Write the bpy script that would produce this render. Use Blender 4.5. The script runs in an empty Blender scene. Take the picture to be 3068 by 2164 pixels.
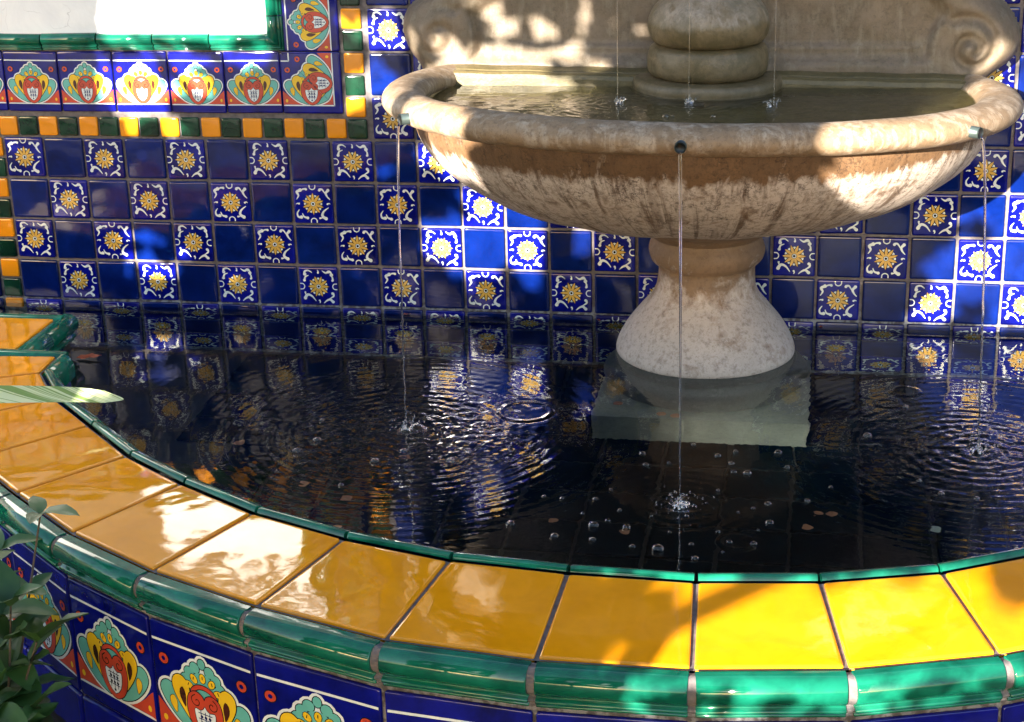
import bpy, bmesh, math, random
import numpy as np
from mathutils import Vector, Matrix
from mathutils.geometry import tessellate_polygon
random.seed(7); rng = np.random.default_rng(7)
sc = bpy.context.scene
PI = math.pi

# ------------------------------------------------------------------ camera
CAMROT = (math.radians(69.937), math.radians(1.600), math.radians(10.024))
cam = bpy.data.cameras.new('camera'); cam_o = bpy.data.objects.new('camera', cam)
sc.collection.objects.link(cam_o); sc.camera = cam_o
cam_o.location = (2.147, -4.193, 0.966); cam_o.rotation_euler = CAMROT
cam.sensor_width = 36; cam.lens = 5136.38 * 36 / 3068
cam.clip_start = 0.05; cam.clip_end = 500
# ------------------------------------------------------------------ world and sun
S = Vector((-0.29, -0.95, 0.265)).normalized()          # towards the sun
ELEV = math.asin(S.z); AZ = math.atan2(S.x, S.y)
w = bpy.data.worlds.new('World'); sc.world = w; w.use_nodes = True
nt = w.node_tree; nt.nodes.clear()
sky = nt.nodes.new('ShaderNodeTexSky'); sky.sky_type = 'NISHITA'; sky.sun_disc = False
sky.sun_elevation = ELEV; sky.sun_rotation = AZ
bg = nt.nodes.new('ShaderNodeBackground'); bg.inputs['Strength'].default_value = 0.066
wo = nt.nodes.new('ShaderNodeOutputWorld')
nt.links.new(sky.outputs[0], bg.inputs[0]); nt.links.new(bg.outputs[0], wo.inputs[0])
sun = bpy.data.lights.new('sun', 'SUN'); sun.energy = 5.0; sun.angle = math.radians(0.40); sun.color = (1, .93, .82)
sun_o = bpy.data.objects.new('sun', sun); sc.collection.objects.link(sun_o)
sun_o.rotation_euler = S.to_track_quat('Z', 'Y').to_euler(); sun_o.location = (0, -3, 4)
sc.view_settings.view_transform = 'Standard'; sc.view_settings.look = 'None'
sc.view_settings.exposure = 2.84; sc.view_settings.gamma = 1.0; sc.view_settings.use_curve_mapping = False
sc.render.engine = 'CYCLES'
cy = sc.cycles; cy.use_denoising = True; cy.max_bounces = 10; cy.diffuse_bounces = 3; cy.glossy_bounces = 5
cy.transmission_bounces = 8; cy.transparent_max_bounces = 8; cy.sample_clamp_indirect = 4.0; cy.blur_glossy = 0.3
try: cy.denoiser = 'OPENIMAGEDENOISE'
except Exception: pass

# ------------------------------------------------------------------ helpers
C = sc.collection
def tag(o, label=None, cat=None, group=None, kind=None):
    if label: o['label'] = label
    if cat: o['category'] = cat
    if group: o['group'] = group
    if kind: o['kind'] = kind
    return o
def empty(name, loc=(0, 0, 0), rz=0):
    o = bpy.data.objects.new(name, None); C.objects.link(o); o.location = loc; o.rotation_euler = (0, 0, rz)
    o.empty_display_size = .05
    return o
def link(name, me, parent=None, loc=(0, 0, 0), rot=None, mat4=None):
    o = bpy.data.objects.new(name, me); C.objects.link(o)
    if parent: o.parent = parent
    if mat4 is not None: o.matrix_local = mat4
    else:
        o.location = loc
        if rot: o.rotation_euler = rot
    return o
class MB:
    def __init__(s): s.v = []; s.f = []; s.m = []; s.sm = []
    def add(s, vs, fs, m=0, smooth=False):
        b = len(s.v); s.v += [tuple(map(float, p)) for p in vs]
        for f in fs: s.f.append(tuple(i + b for i in f)); s.m.append(m); s.sm.append(smooth)
    def mesh(s, name, mats):
        me = bpy.data.meshes.new(name); me.from_pydata(s.v, [], s.f)
        for m in mats: me.materials.append(m)
        me.polygons.foreach_set('material_index', s.m); me.polygons.foreach_set('use_smooth', s.sm)
        me.update(); return me
def box(mb, x0, x1, y0, y1, z0, z1, m=0):
    mb.add([(x0,y0,z0),(x1,y0,z0),(x1,y1,z0),(x0,y1,z0),(x0,y0,z1),(x1,y0,z1),(x1,y1,z1),(x0,y1,z1)],
           [(3,2,1,0),(4,5,6,7),(0,1,5,4),(1,2,6,5),(2,3,7,6),(3,0,4,7)], m)
def grid_faces(n, m, wrap_u=False, wrap_v=False):
    F = []
    for i in range(n if wrap_u else n - 1):
        for j in range(m if wrap_v else m - 1):
            a = i * m + j; b = ((i + 1) % n) * m + j; F.append((a, b, ((i + 1) % n) * m + (j + 1) % m, i * m + (j + 1) % m))
    return F
def lathe(mb, prof, cx=0, cy=0, n=96, m=0, jit=0):
    V = []
    for r, z in prof:
        for k in range(n):
            a = 2 * PI * k / n; rr = r + (jit * (math.sin(3 * a + z * 20) + .6 * math.sin(7 * a + z * 47)) if jit else 0)
            V.append((cx + rr * math.cos(a), cy + rr * math.sin(a), z))
    F = []
    for i in range(len(prof) - 1):
        for k in range(n):
            a = i * n + k; b = i * n + (k + 1) % n; F.append((a, b, b + n, a + n))
    mb.add(V, F, m, True)
def smooth_prof(pts, sub=6):
    P = [Vector((a, b)) for a, b in pts]; out = []
    for i in range(len(P) - 1):
        p0 = P[max(i - 1, 0)]; p1 = P[i]; p2 = P[i + 1]; p3 = P[min(i + 2, len(P) - 1)]
        for k in range(sub):
            t = k / sub
            q = .5 * ((2 * p1) + (p2 - p0) * t + (2 * p0 - 5 * p1 + 4 * p2 - p3) * t * t + (3 * p1 - p0 - 3 * p2 + p3) * t ** 3)
            out.append((q.x, q.y))
    out.append((P[-1].x, P[-1].y)); return out
def tube(mb, pts, rad, n=8, m=0):
    P = [Vector(p) for p in pts]; V = []
    for i, p in enumerate(P):
        t = (P[min(i + 1, len(P) - 1)] - P[max(i - 1, 0)]).normalized()
        a = t.orthogonal().normalized() if abs(t.z) < .5 else Vector((1, 0, 0)).cross(t).normalized()
        if abs(t.z) >= .5: a = (Vector((1, 0, 0)) - t * t.x).normalized()
        b = t.cross(a); r = rad[i] if hasattr(rad, '__len__') else rad
        for k in range(n):
            an = 2 * PI * k / n; V.append(p + a * (r * math.cos(an)) + b * (r * math.sin(an)))
    F = grid_faces(len(P), n, False, True)
    F.append(tuple(range(n))[::-1]); F.append(tuple(range((len(P) - 1) * n, len(P) * n)))
    mb.add(V, F, m, True)

# ------------------------------------------------------------------ materials
class NT:
    def __init__(s, name):
        s.mat = bpy.data.materials.new(name); s.mat.use_nodes = True; s.t = s.mat.node_tree; s.n = s.t.nodes
        s.b = s.n['Principled BSDF']
    def node(s, typ, **k):
        n = s.n.new(typ)
        for a, b in k.items(): setattr(n, a, b)
        return n
    def lk(s, a, b): s.t.links.new(a, b)
    def tc(s, which='Object', scale=(1, 1, 1)):
        t = s.node('ShaderNodeTexCoord'); m = s.node('ShaderNodeMapping'); m.inputs['Scale'].default_value = scale
        s.lk(t.outputs[which], m.inputs[0]); return m.outputs[0]
    def noise(s, vec, scale, detail=3, rough=.55, dist=0, w=None):
        n = s.node('ShaderNodeTexNoise'); n.inputs['Scale'].default_value = scale; n.inputs['Detail'].default_value = detail
        n.inputs['Roughness'].default_value = rough; n.inputs['Distortion'].default_value = dist
        if w is not None: n.noise_dimensions = '4D'; s.lk(w, n.inputs['W'])
        s.lk(vec, n.inputs['Vector']); return n.outputs['Fac']
    def ramp(s, fac, stops):
        r = s.node('ShaderNodeValToRGB'); e = r.color_ramp.elements
        while len(e) < len(stops): e.new(.5)
        for i, (p, c) in enumerate(stops):
            e[i].position = p; e[i].color = (c if hasattr(c, '__len__') else (c, c, c))[:3] + (1,) if hasattr(c, '__len__') else (c, c, c, 1)
        s.lk(fac, r.inputs[0]); return r.outputs[0]
    def mix(s, f, a, b, mode='MIX'):
        m = s.node('ShaderNodeMix', data_type='RGBA', blend_type=mode)
        if hasattr(f, 'links'): s.lk(f, m.inputs[0])
        else: m.inputs[0].default_value = f
        for k, v in ((6, a), (7, b)):
            if hasattr(v, 'links'): s.lk(v, m.inputs[k])
            else: m.inputs[k].default_value = tuple(v)[:3] + (1,)
        return m.outputs[2]
    def math(s, op, a, b=0, c=None):
        m = s.node('ShaderNodeMath', operation=op)
        for k, v in enumerate((a, b) if c is None else (a, b, c)):
            if hasattr(v, 'links'): s.lk(v, m.inputs[k])
            else: m.inputs[k].default_value = v
        return m.outputs[0]
    def rnd(s): return s.node('ShaderNodeObjectInfo').outputs['Random']
    def bump(s, h, strength, dist, prev=None):
        b = s.node('ShaderNodeBump'); b.inputs['Strength'].default_value = strength; b.inputs['Distance'].default_value = dist
        s.lk(h, b.inputs['Height'])
        if prev: s.lk(prev, b.inputs['Normal'])
        return b.outputs[0]
    def out(s, col=None, rough=None, nrm=None):
        if col is not None:
            if hasattr(col, 'links'): s.lk(col, s.b.inputs['Base Color'])
            else: s.b.inputs['Base Color'].default_value = tuple(col) + (1,)
        if rough is not None:
            if hasattr(rough, 'links'): s.lk(rough, s.b.inputs['Roughness'])
            else: s.b.inputs['Roughness'].default_value = rough
        if nrm is not None: s.lk(nrm, s.b.inputs['Normal'])
        return s.mat
def glaze(name, col, var=.25, rough=.09, wav=.0012, wscale=9, col2=None, edge=None):
    g = NT(name); v = g.tc(); r = g.rnd(); w = g.math('MULTIPLY', r, 37.0)
    n1 = g.noise(v, 14, 4, .6, .4, w); n2 = g.noise(v, 90, 3, .6, 0, w)
    dark = tuple(c * (1 - var) for c in col); lite = col2 or tuple(min(1, c * (1 + var)) for c in col)
    c = g.mix(g.ramp(n1, [(.3, 0.0), (.7, 1.0)]), dark, lite)
    c = g.mix(g.math('MULTIPLY', r, .45), c, dark)
    c = g.mix(g.ramp(n2, [(.72, 0.0), (.8, .35)]), c, dark)
    nw = g.noise(v, wscale, 2, .5, .3, w); nf = g.noise(v, 160, 2, .5, 0, w)
    b = g.bump(nw, 1.0, wav); b = g.bump(nf, .12, .0004, b)
    ro = g.ramp(n2, [(.3, rough * .6), (.8, rough * .6 + .04)])
    g.b.inputs['IOR'].default_value = 1.52; g.b.inputs['Coat Weight'].default_value = .0
    return g.out(c, ro, b)
M = {}
M['blue'] = glaze('cobalt_glaze', (.0015, .010, .10), .5, .10, .0006, 16)
M['blue_deep'] = glaze('deep_cobalt_glaze', (.003, .005, .17), .6, .08, .0006, 16)
M['white'] = glaze('white_glaze', (.66, .68, .66), .12, .12)
M['petal'] = glaze('ochre_petal_glaze', (.62, .36, .07), .2, .12)
M['line'] = glaze('dark_line_glaze', (.006, .008, .02), .2, .15)
M['green'] = glaze('bottle_green_glaze', (.004, .12, .072), .6, .06, .0006, 12, (.008, .19, .11))
M['green_dk'] = glaze('dark_green_glaze', (.004, .030, .016), .6, .09, .0008, 14, (.01, .06, .03))
M['yellow'] = glaze('amber_yellow_glaze', (.94, .325, .004), .20, .03, .0028, 8, (.96, .355, .006))
M['amber'] = glaze('orange_amber_glaze', (.72, .25, .008), .15, .1, .0006, 16)
M['teal'] = glaze('turquoise_glaze', (.12, .40, .34), .2, .1)
M['red'] = glaze('brick_red_glaze', (.50, .055, .025), .25, .1)
M['gold'] = glaze('yellow_paint_glaze', (.72, .44, .015), .15, .1)
M['brown'] = glaze('dark_brown_glaze', (.06, .015, .008), .2, .1)
M['floor'] = glaze('dark_teal_floor_glaze', (.0006, .005, .008), .4, .8); M['floor'].node_tree.nodes['Principled BSDF'].inputs['Specular IOR Level'].default_value = .1
g = NT('grout'); v = g.tc('Object'); n = g.noise(v, 60, 4); n2 = g.noise(v, 400, 2)
sx = g.node('ShaderNodeSeparateXYZ'); g.lk(v, sx.inputs[0]); mr = g.node('ShaderNodeMapRange'); mr.inputs[1].default_value = -.41; mr.inputs[2].default_value = -.455; g.lk(sx.outputs[2], mr.inputs[0])
lime = g.math('MULTIPLY', mr.outputs[0], g.ramp(n, [(.45, 0.0), (.55, .7)]))
gc = g.mix(lime, g.mix(g.ramp(n, [(.35, 0.0), (.7, 1.0)]), (.085, .072, .072), (.165, .14, .135)), (.30, .31, .33))
M['grout'] = g.out(gc, .9, g.bump(n2, .5, .001))
g = NT('dark_wet_grout'); v = g.tc(); n = g.noise(v, 40, 4)
M['grout_dk'] = g.out(g.mix(n, (.006, .004, .003), (.02, .012, .010)), .7)
g = NT('white_stucco'); v = g.tc(); n = g.noise(v, 9, 5, .6, .8); n2 = g.noise(v, 45, 4, .6)
cr = g.node('ShaderNodeTexVoronoi', feature='DISTANCE_TO_EDGE'); cr.inputs['Scale'].default_value = 6
dv = g.node('ShaderNodeVectorMath', operation='ADD'); nc = g.node('ShaderNodeTexNoise'); nc.inputs['Scale'].default_value = 7; nc.inputs['Detail'].default_value = 4
g.lk(v, nc.inputs['Vector']); g.lk(v, dv.inputs[0]); sc1 = g.node('ShaderNodeVectorMath', operation='SCALE'); sc1.inputs['Scale'].default_value = .35
g.lk(nc.outputs['Color'], sc1.inputs[0]); g.lk(sc1.outputs[0], dv.inputs[1]); g.lk(dv.outputs[0], cr.inputs['Vector'])
crk = g.math('MULTIPLY', g.ramp(cr.outputs[0], [(0.0, 1.0), (.012, 0.0)]), g.ramp(n, [(.5, 0.0), (.62, 1.0)]))
c = g.mix(g.ramp(n, [(.3, 0.0), (.7, 1.0)]), (.72, .72, .73), (.82, .82, .81)); c = g.mix(g.math('MULTIPLY', crk, .5), c, (.35, .33, .33))
M['stucco'] = g.out(c, .85, g.bump(n2, .35, .002, g.bump(n, .6, .004)))
def stone(name, base, dark, white, wlo=.5, band=None, mossy=0.0, streaks=None, speck=.6, crack=0.0, bump=.4, rough=(.5, .8), low_dark=None, smear=.35):
    """cast stone: cloudy base, pale lime deposit (optionally in a height band, run into streaks), fine pits and hair cracks"""
    g = NT(name); v = g.tc(); vs = g.tc('Object', (1, 1, .16))
    n1 = g.noise(v, 6, 6, .65, .5); ns = g.noise(vs, 34, 5, .62, .8); nb = g.noise(v, 17, 6, .7, .3); nf = g.noise(v, 190, 4, .75); nm = g.noise(v, 70, 6, .75)
    c = g.mix(g.ramp(n1, [(.35, 0.0), (.65, 1.0)]), base, tuple(b * .70 for b in base))
    sx = g.node('ShaderNodeSeparateXYZ'); g.lk(v, sx.inputs[0]); z = sx.outputs[2]
    f = g.math('ADD', g.math('MULTIPLY', ns, smear), g.math('MULTIPLY', nb, .65 - smear * .5)); f = g.math('ADD', f, g.math('MULTIPLY', n1, .35 - smear * .5))
    if band:
        lo0, lo1, hi0, hi1, amt = band
        m1 = g.node('ShaderNodeMapRange', interpolation_type='SMOOTHSTEP'); m1.inputs[1].default_value = lo0; m1.inputs[2].default_value = lo1; g.lk(z, m1.inputs[0])
        m2 = g.node('ShaderNodeMapRange', interpolation_type='SMOOTHSTEP'); m2.inputs[1].default_value = hi1; m2.inputs[2].default_value = hi0; g.lk(z, m2.inputs[0])
        f = g.math('ADD', f, g.math('MULTIPLY', g.math('SUBTRACT', g.math('MULTIPLY', m1.outputs[0], m2.outputs[0]), .5), amt))
    wm = g.ramp(f, [(wlo - .03, 0.0), (wlo + .09, 1.0)])
    c = g.mix(wm, c, white)
    if streaks:                                        # run-off stains down the outside, following the bowl round
        sc2, zs, amt, thr = streaks; tx = g.math('ARCTAN2', g.math('SUBTRACT', sx.outputs[0], 1.872), g.math('MULTIPLY', g.math('ADD', sx.outputs[1], .30), -1.0))
        cb = g.node('ShaderNodeCombineXYZ'); g.lk(g.math('MULTIPLY', tx, sc2), cb.inputs[0]); g.lk(g.math('MULTIPLY', z, zs), cb.inputs[1])
        s1 = g.noise(cb.outputs[0], 1.0, 5, .7, .5); s2 = g.math('ADD', g.math('MULTIPLY', s1, .75), g.math('MULTIPLY', nb, .25))
        c = g.mix(g.math('MULTIPLY', g.ramp(s2, [(thr, 0.0), (thr + .10, 1.0)]), amt), c, tuple(d * 1.5 for d in dark))
    c = g.mix(g.math('MULTIPLY', g.ramp(nm, [(.50, 0.0), (.66, 1.0)]), speck), c, dark)
    c = g.mix(g.math('MULTIPLY', g.ramp(nf, [(.56, 0.0), (.70, 1.0)]), speck), c, tuple(d * .6 for d in dark))
    hb = g.math('ADD', g.math('MULTIPLY', nm, .6), g.math('MULTIPLY', nf, .4))
    if mossy: c = g.mix(g.math('MULTIPLY', g.ramp(nb, [(.42, 0.0), (.60, 1.0)]), mossy), c, (.055, .045, .014))
    if crack:
        cr = g.node('ShaderNodeTexVoronoi', feature='DISTANCE_TO_EDGE'); cr.inputs['Scale'].default_value = 26
        nd = g.node('ShaderNodeTexNoise'); nd.inputs['Scale'].default_value = 30; nd.inputs['Detail'].default_value = 4; g.lk(v, nd.inputs['Vector'])
        ad = g.node('ShaderNodeVectorMath', operation='ADD'); sl = g.node('ShaderNodeVectorMath', operation='SCALE'); sl.inputs['Scale'].default_value = .10
        v3 = g.tc('Object', (1, 1, .35)); g.lk(nd.outputs['Color'], sl.inputs[0]); g.lk(v3, ad.inputs[0]); g.lk(sl.outputs[0], ad.inputs[1]); g.lk(ad.outputs[0], cr.inputs['Vector'])
        ck = g.math('MULTIPLY', g.ramp(cr.outputs[0], [(0.0, 1.0), (.045, 0.0)]), g.ramp(nb, [(.46, 0.0), (.56, 1.0)]))
        c = g.mix(g.math('MULTIPLY', ck, crack), c, tuple(d * .5 for d in dark)); hb = g.math('SUBTRACT', hb, g.math('MULTIPLY', ck, .4))
    return g.out(c, g.ramp(nb, [(.3, rough[0]), (.7, rough[1])]), g.bump(hb, bump, .005))
M['bowl'] = stone('stained_bowl_stone', (.17, .090, .040), (.065, .031, .012), (.54, .44, .36), .50, band=(-.09, -.02, .13, .175, .22), crack=.8, speck=.7, smear=.5, streaks=(26, 5, .85, .515))
M['rim'] = stone('rim_stone', (.28, .185, .105), (.11, .065, .034), (.42, .33, .24), .51, speck=.6, smear=.5, streaks=(22, 9, .55, .53))
M['ped'] = stone('pedestal_stone', (.21, .125, .068), (.09, .05, .027), (.50, .42, .37), .47, band=(-.9, -.8, -.37, -.20, .20), speck=.5, smear=.12, mossy=.10)
M['plinth'] = stone('submerged_stone', (.25, .215, .17), (.11, .095, .075), (.32, .28, .235), .6, speck=.4, bump=.2)
M['foot'] = stone('submerged_foot_stone', (.125, .11, .095), (.05, .045, .04), (.24, .21, .19), .58, speck=.5, bump=.3, smear=.1)
M['scroll'] = stone('scroll_stone', (.185, .135, .09), (.08, .058, .036), (.28, .225, .17), .53, mossy=.30, speck=.5)
M['urn'] = stone('mossy_urn_stone', (.19, .135, .07), (.07, .05, .02), (.34, .27, .20), .56, band=(.31, .35, .9, 1.0, .25), mossy=.6, speck=.4, rough=(.28, .55))
M['basin'] = stone('mossy_basin_stone', (.16, .12, .05), (.045, .04, .013), (.25, .20, .10), .58, mossy=.5, speck=.5, rough=(.35, .6))
def water_mat(name, tint, rough=0.0, bumpscale=0, bs=.0005):
    g = NT(name); g.b.inputs['Transmission Weight'].default_value = 1.0; g.b.inputs['IOR'].default_value = 1.333
    nr = None
    if bumpscale: nr = g.bump(g.noise(g.tc(), bumpscale, 2), 1.0, bs)
    return g.out(tint, rough, nr)
M['water'] = water_mat('pool_water', (.58, .80, .82), 0, 45, .0002)
M['bwater'] = water_mat('bowl_water', (.80, .85, .70), 0, 30, .0009)
M['clear'] = water_mat('clear_water', (1, 1, 1), 0.0, 60, .0005)
def plain(name, col, rough=.5, metal=0, var=0, sc_=30, spec=.5):
    g = NT(name); g.b.inputs['Specular IOR Level'].default_value = spec; g.b.inputs['Metallic'].default_value = metal
    c = g.mix(g.noise(g.tc(), sc_, 4), tuple(x * (1 - var) for x in col), tuple(min(1, x * (1 + var)) for x in col))
    return g.out(c, rough)
M['pipe'] = plain('weathered_copper_pipe', (.10, .13, .12), .35, .7, .4)
M['pipe_in'] = plain('dark_pipe_bore', (.008, .01, .01), .4)
M['coin'] = plain('copper_coin', (.42, .16, .08), .4, .3, .4)
M['coin2'] = plain('pale_coin', (.45, .40, .30), .4, .2, .3)
M['paving'] = plain('terracotta_paving', (.04, .030, .022), .9, 0, .3, 6, 0.05)
M['soil'] = plain('dark_soil', (.015, .012, .01), .95, 0, .5, 20, 0.05)
M['bark'] = plain('brown_bark', (.10, .07, .045), .9, 0, .4, 25)
M['deadleaf'] = plain('red_brown_leaf', (.32, .06, .02), .5, 0, .5, 90)
def leafmat(name, c1, c2, rough=.45):
    g = NT(name); r = g.rnd(); n = g.noise(g.tc(), 30, 3)
    c = g.mix(g.math('ADD', g.math('MULTIPLY', r, .7), g.math('MULTIPLY', n, .3)), c1, c2)
    g.b.inputs['Transmission Weight'].default_value = 0
    return g.out(c, rough, g.bump(n, .2, .002))
M['leaf'] = leafmat('shrub_leaf', (.018, .062, .010), (.055, .125, .024), .5)
M['canopy'] = leafmat('canopy_leaf', (.03, .07, .015), (.07, .13, .03), .5)
g = NT('striped_blade'); v = g.tc('Object', (1, 1, 1)); sx = g.node('ShaderNodeSeparateXYZ'); g.lk(v, sx.inputs[0])
wv = g.noise(g.tc('Object', (1.2, 330, 1)), 1.0, 2, .5)
M['blade'] = g.out(g.mix(g.ramp(wv, [(.42, 0.0), (.5, 1.0)]), (.20, .30, .07), (.62, .66, .36)), .4)
# ------------------------------------------------------------------ painted decoration, built as thin glaze shapes
def blob(pts, sub=5):
    n = len(pts); P = [Vector(p) for p in pts]; out = []
    for i in range(n):
        p0, p1, p2, p3 = P[i - 1], P[i], P[(i + 1) % n], P[(i + 2) % n]
        for k in range(sub):
            t = k / sub; q = .5 * ((2 * p1) + (p2 - p0) * t + (2 * p0 - 5 * p1 + 4 * p2 - p3) * t * t + (3 * p1 - p0 - 3 * p2 + p3) * t ** 3)
            out.append((q.x, q.y))
    return out
def disc(cx, cy_, r, n=14, ry=None): return [(cx + r * math.cos(2 * PI * k / n), cy_ + (ry or r) * math.sin(2 * PI * k / n)) for k in range(n)]
def stroke(pts, wds, sub=5):
    P = [Vector(p) for p in pts]; C_, Wd = [], []
    for i in range(len(P) - 1):
        p0 = P[max(i - 1, 0)]; p1 = P[i]; p2 = P[i + 1]; p3 = P[min(i + 2, len(P) - 1)]
        for k in range(sub):
            t = k / sub; C_.append(.5 * ((2 * p1) + (p2 - p0) * t + (2 * p0 - 5 * p1 + 4 * p2 - p3) * t * t + (3 * p1 - p0 - 3 * p2 + p3) * t ** 3)); Wd.append(wds[i] * (1 - t) + wds[i + 1] * t)
    C_.append(P[-1]); Wd.append(wds[-1]); L, R = [], []
    for i, c in enumerate(C_):
        t = (C_[min(i + 1, len(C_) - 1)] - C_[max(i - 1, 0)]).normalized(); nn = Vector((-t.y, t.x))
        L.append(tuple(c + nn * Wd[i] / 2)); R.append(tuple(c - nn * Wd[i] / 2))
    return L + R[::-1]
def loop_stroke(poly, wd):
    """closed outline ribbon as a list of quads"""
    n = len(poly); P = [Vector(p) for p in poly]; o, i_ = [], []
    for k in range(n):
        t = (P[(k + 1) % n] - P[k - 1]); t = t.normalized() if t.length > 1e-9 else Vector((1, 0)); nn = Vector((-t.y, t.x))
        o.append(tuple(P[k] + nn * wd / 2)); i_.append(tuple(P[k] - nn * wd / 2))
    return [[o[k], o[(k + 1) % n], i_[(k + 1) % n], i_[k]] for k in range(n)]
def clip(poly, a, b, c):
    out = []; n = len(poly)
    for k in range(n):
        p, q = poly[k], poly[(k + 1) % n]; dp = a * p[0] + b * p[1] - c; dq = a * q[0] + b * q[1] - c
        if dp >= 0: out.append(p)
        if (dp >= 0) != (dq >= 0):
            t = dp / (dp - dq); out.append((p[0] + (q[0] - p[0]) * t, p[1] + (q[1] - p[1]) * t))
    return out
def paint(mb, shapes, w, h, z0, mats, tf=None, clips=((1, 0, 0), (-1, 0, -1), (0, 1, 0), (0, -1, -1)), inset=.015, dz=.00012):
    """shapes: (layer, colour, polygon in 0..1) -> triangles, centred tile of w x h"""
    flat = [(lay, colr, q, i) for i, (lay, colr, p) in enumerate(shapes) for q in (p if hasattr(p[0][0], '__len__') else [p])]
    for lay, colr, poly, idx in flat:
        if tf: poly = [tf(*p) for p in poly]
        for a, b, c in clips:
            poly = clip(poly, a, b, c + (inset if abs(a) + abs(b) == 1 else .004))
            if len(poly) < 3: break
        if len(poly) < 3: continue
        V = [((x - .5) * w, (y - .5) * h, z0 + dz * lay + 1e-6 * idx) for x, y in poly]
        try: tri = tessellate_polygon([[Vector(p) for p in V]])
        except Exception: continue
        F = []
        for t in tri:
            a, b, c = (Vector(V[k]) for k in t); cr = (b - a).cross(c - a).z
            if abs(cr) < 1e-12: continue
            F.append(tuple(t) if cr > 0 else tuple(t)[::-1])
        mb.add(V, F, mats[colr], False)
def tile_body(mb, w, h, t, b=.0025, m=0, corners=None, jig=0):
    """pillow-edged tile; front at z=t"""
    rings = [(0, 0), (0, t - b), (b * .3, t - b * .3), (b, t), (b * 2.4, t + .0002)]
    V = []
    cs = corners or [(-w / 2, -h / 2), (w / 2, -h / 2), (w / 2, h / 2), (-w / 2, h / 2)]
    cx = sum(c[0] for c in cs) / 4; cy_ = sum(c[1] for c in cs) / 4; r = .004
    base = []
    for k in range(4):                                  # rounded corners: three points each
        p, q, s = Vector(cs[k]), Vector(cs[k - 1]), Vector(cs[(k + 1) % 4])
        d1 = (q - p).normalized() * r; d2 = (s - p).normalized() * r
        base += [p + d1, p + (d1 + d2) * .29, p + d2]
    ctr = Vector((cx, cy_)); n = len(base)
    for ins, z in rings:
        for p in base:
            d = ctr - p; ex = Vector((math.copysign(min(abs(d.x), ins), d.x), math.copysign(min(abs(d.y), ins), d.y)))
            if corners: ex = d.normalized() * ins * 1.3
            q = p + ex; V.append((q.x, q.y, z))
    F = []
    for i in range(len(rings) - 1):
        for k in range(n): F.append((i * n + k, i * n + (k + 1) % n, (i + 1) * n + (k + 1) % n, (i + 1) * n + k))
    F.append(tuple((len(rings) - 1) * n + k for k in range(n)))
    mb.add(V, F, m, True)
def flower_shapes():
    Sx = []
    def u(p): return [((x + 1) / 2, (y + 1) / 2) for x, y in p]
    for k in range(10):
        a = 2 * PI * (k + .5) / 10; ca, sa = math.cos(a), math.sin(a)
        pt = [(.08, .03), (.30, .10), (.44, .085), (.47, .0), (.44, -.085), (.30, -.10), (.08, -.03)]
        Sx.append((3, 'line', u([(x * 1.05 * ca - y * 1.2 * sa, x * 1.05 * sa + y * 1.2 * ca) for x, y in pt])))
        Sx.append((4, 'white', u([(x * ca - y * sa, x * sa + y * ca) for x, y in pt])))
    for k in range(10):
        a = 2 * PI * k / 10; ca, sa = math.cos(a), math.sin(a)
        pt = [(.06, .02), (.18, .056), (.30, .072), (.42, .052), (.56, .0), (.42, -.052), (.30, -.072), (.18, -.056), (.06, -.02)]
        Sx.append((5, 'line', u([(x * 1.03 * ca - y * 1.5 * sa, x * 1.03 * sa + y * 1.5 * ca) for x, y in pt])))
        Sx.append((6, 'petal', u([(x * ca - y * sa, x * sa + y * ca) for x, y in pt])))
    for lay, colr, r in ((7, 'line', .125), (8, 'white', .105), (9, 'line', .06)): Sx.append((lay, colr, u(disc(0, 0, r))))
    st = [([(-.70, .62), (-.66, .80), (-.48, .84), (-.30, .72)], (.13, .10, .07, .03), (-.68, .64, .085)),
          ([(.70, .60), (.60, .80), (.42, .72), (.22, .84)], (.14, .13, .09, .03), (.70, .62, .09)),
          ([(-.72, .30), (-.66, .50), (-.48, .58)], (.12, .08, .03), (-.72, .32, .075)),
          ([(.76, .30), (.74, .50), (.62, .60)], (.10, .07, .03), (.74, .32, .06)),
          ([(.72, -.34), (.74, -.50), (.50, -.66)], (.12, .09, .03), (.70, -.36, .07)),
          ([(-.74, -.60), (-.60, -.44), (-.38, -.52), (-.18, -.78)], (.15, .13, .09, .03), (-.74, -.62, .09)),
          ([(.70, -.82), (.56, -.68), (.38, -.74), (.22, -.88)], (.13, .12, .08, .03), (.70, -.80, .08)),
          ([(-.72, -.30), (-.70, -.42), (-.60, -.50)], (.07, .06, .03), (-.72, -.32, .05)),
          ([(0, .70), (.02, .80), (-.02, .88)], (.08, .06, .03), (.01, .72, .05)), ([(0, -.72), (.03, -.80), (.0, -.88)], (.08, .06, .03), (0, -.74, .05))]
    for p, wd, d in st:
        Sx.append((3, 'white', u(stroke(p, wd, 4)))); Sx.append((4, 'white', u(disc(*d, n=10))))
    for s in (-1, 1):
        p = [(s * .96, .15), (s * .80, .13), (s * .73, 0), (s * .80, -.13), (s * .96, -.15)]
        Sx.append((3, 'white', u(stroke(p, (.05,) * 5, 4))))
    return Sx
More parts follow.
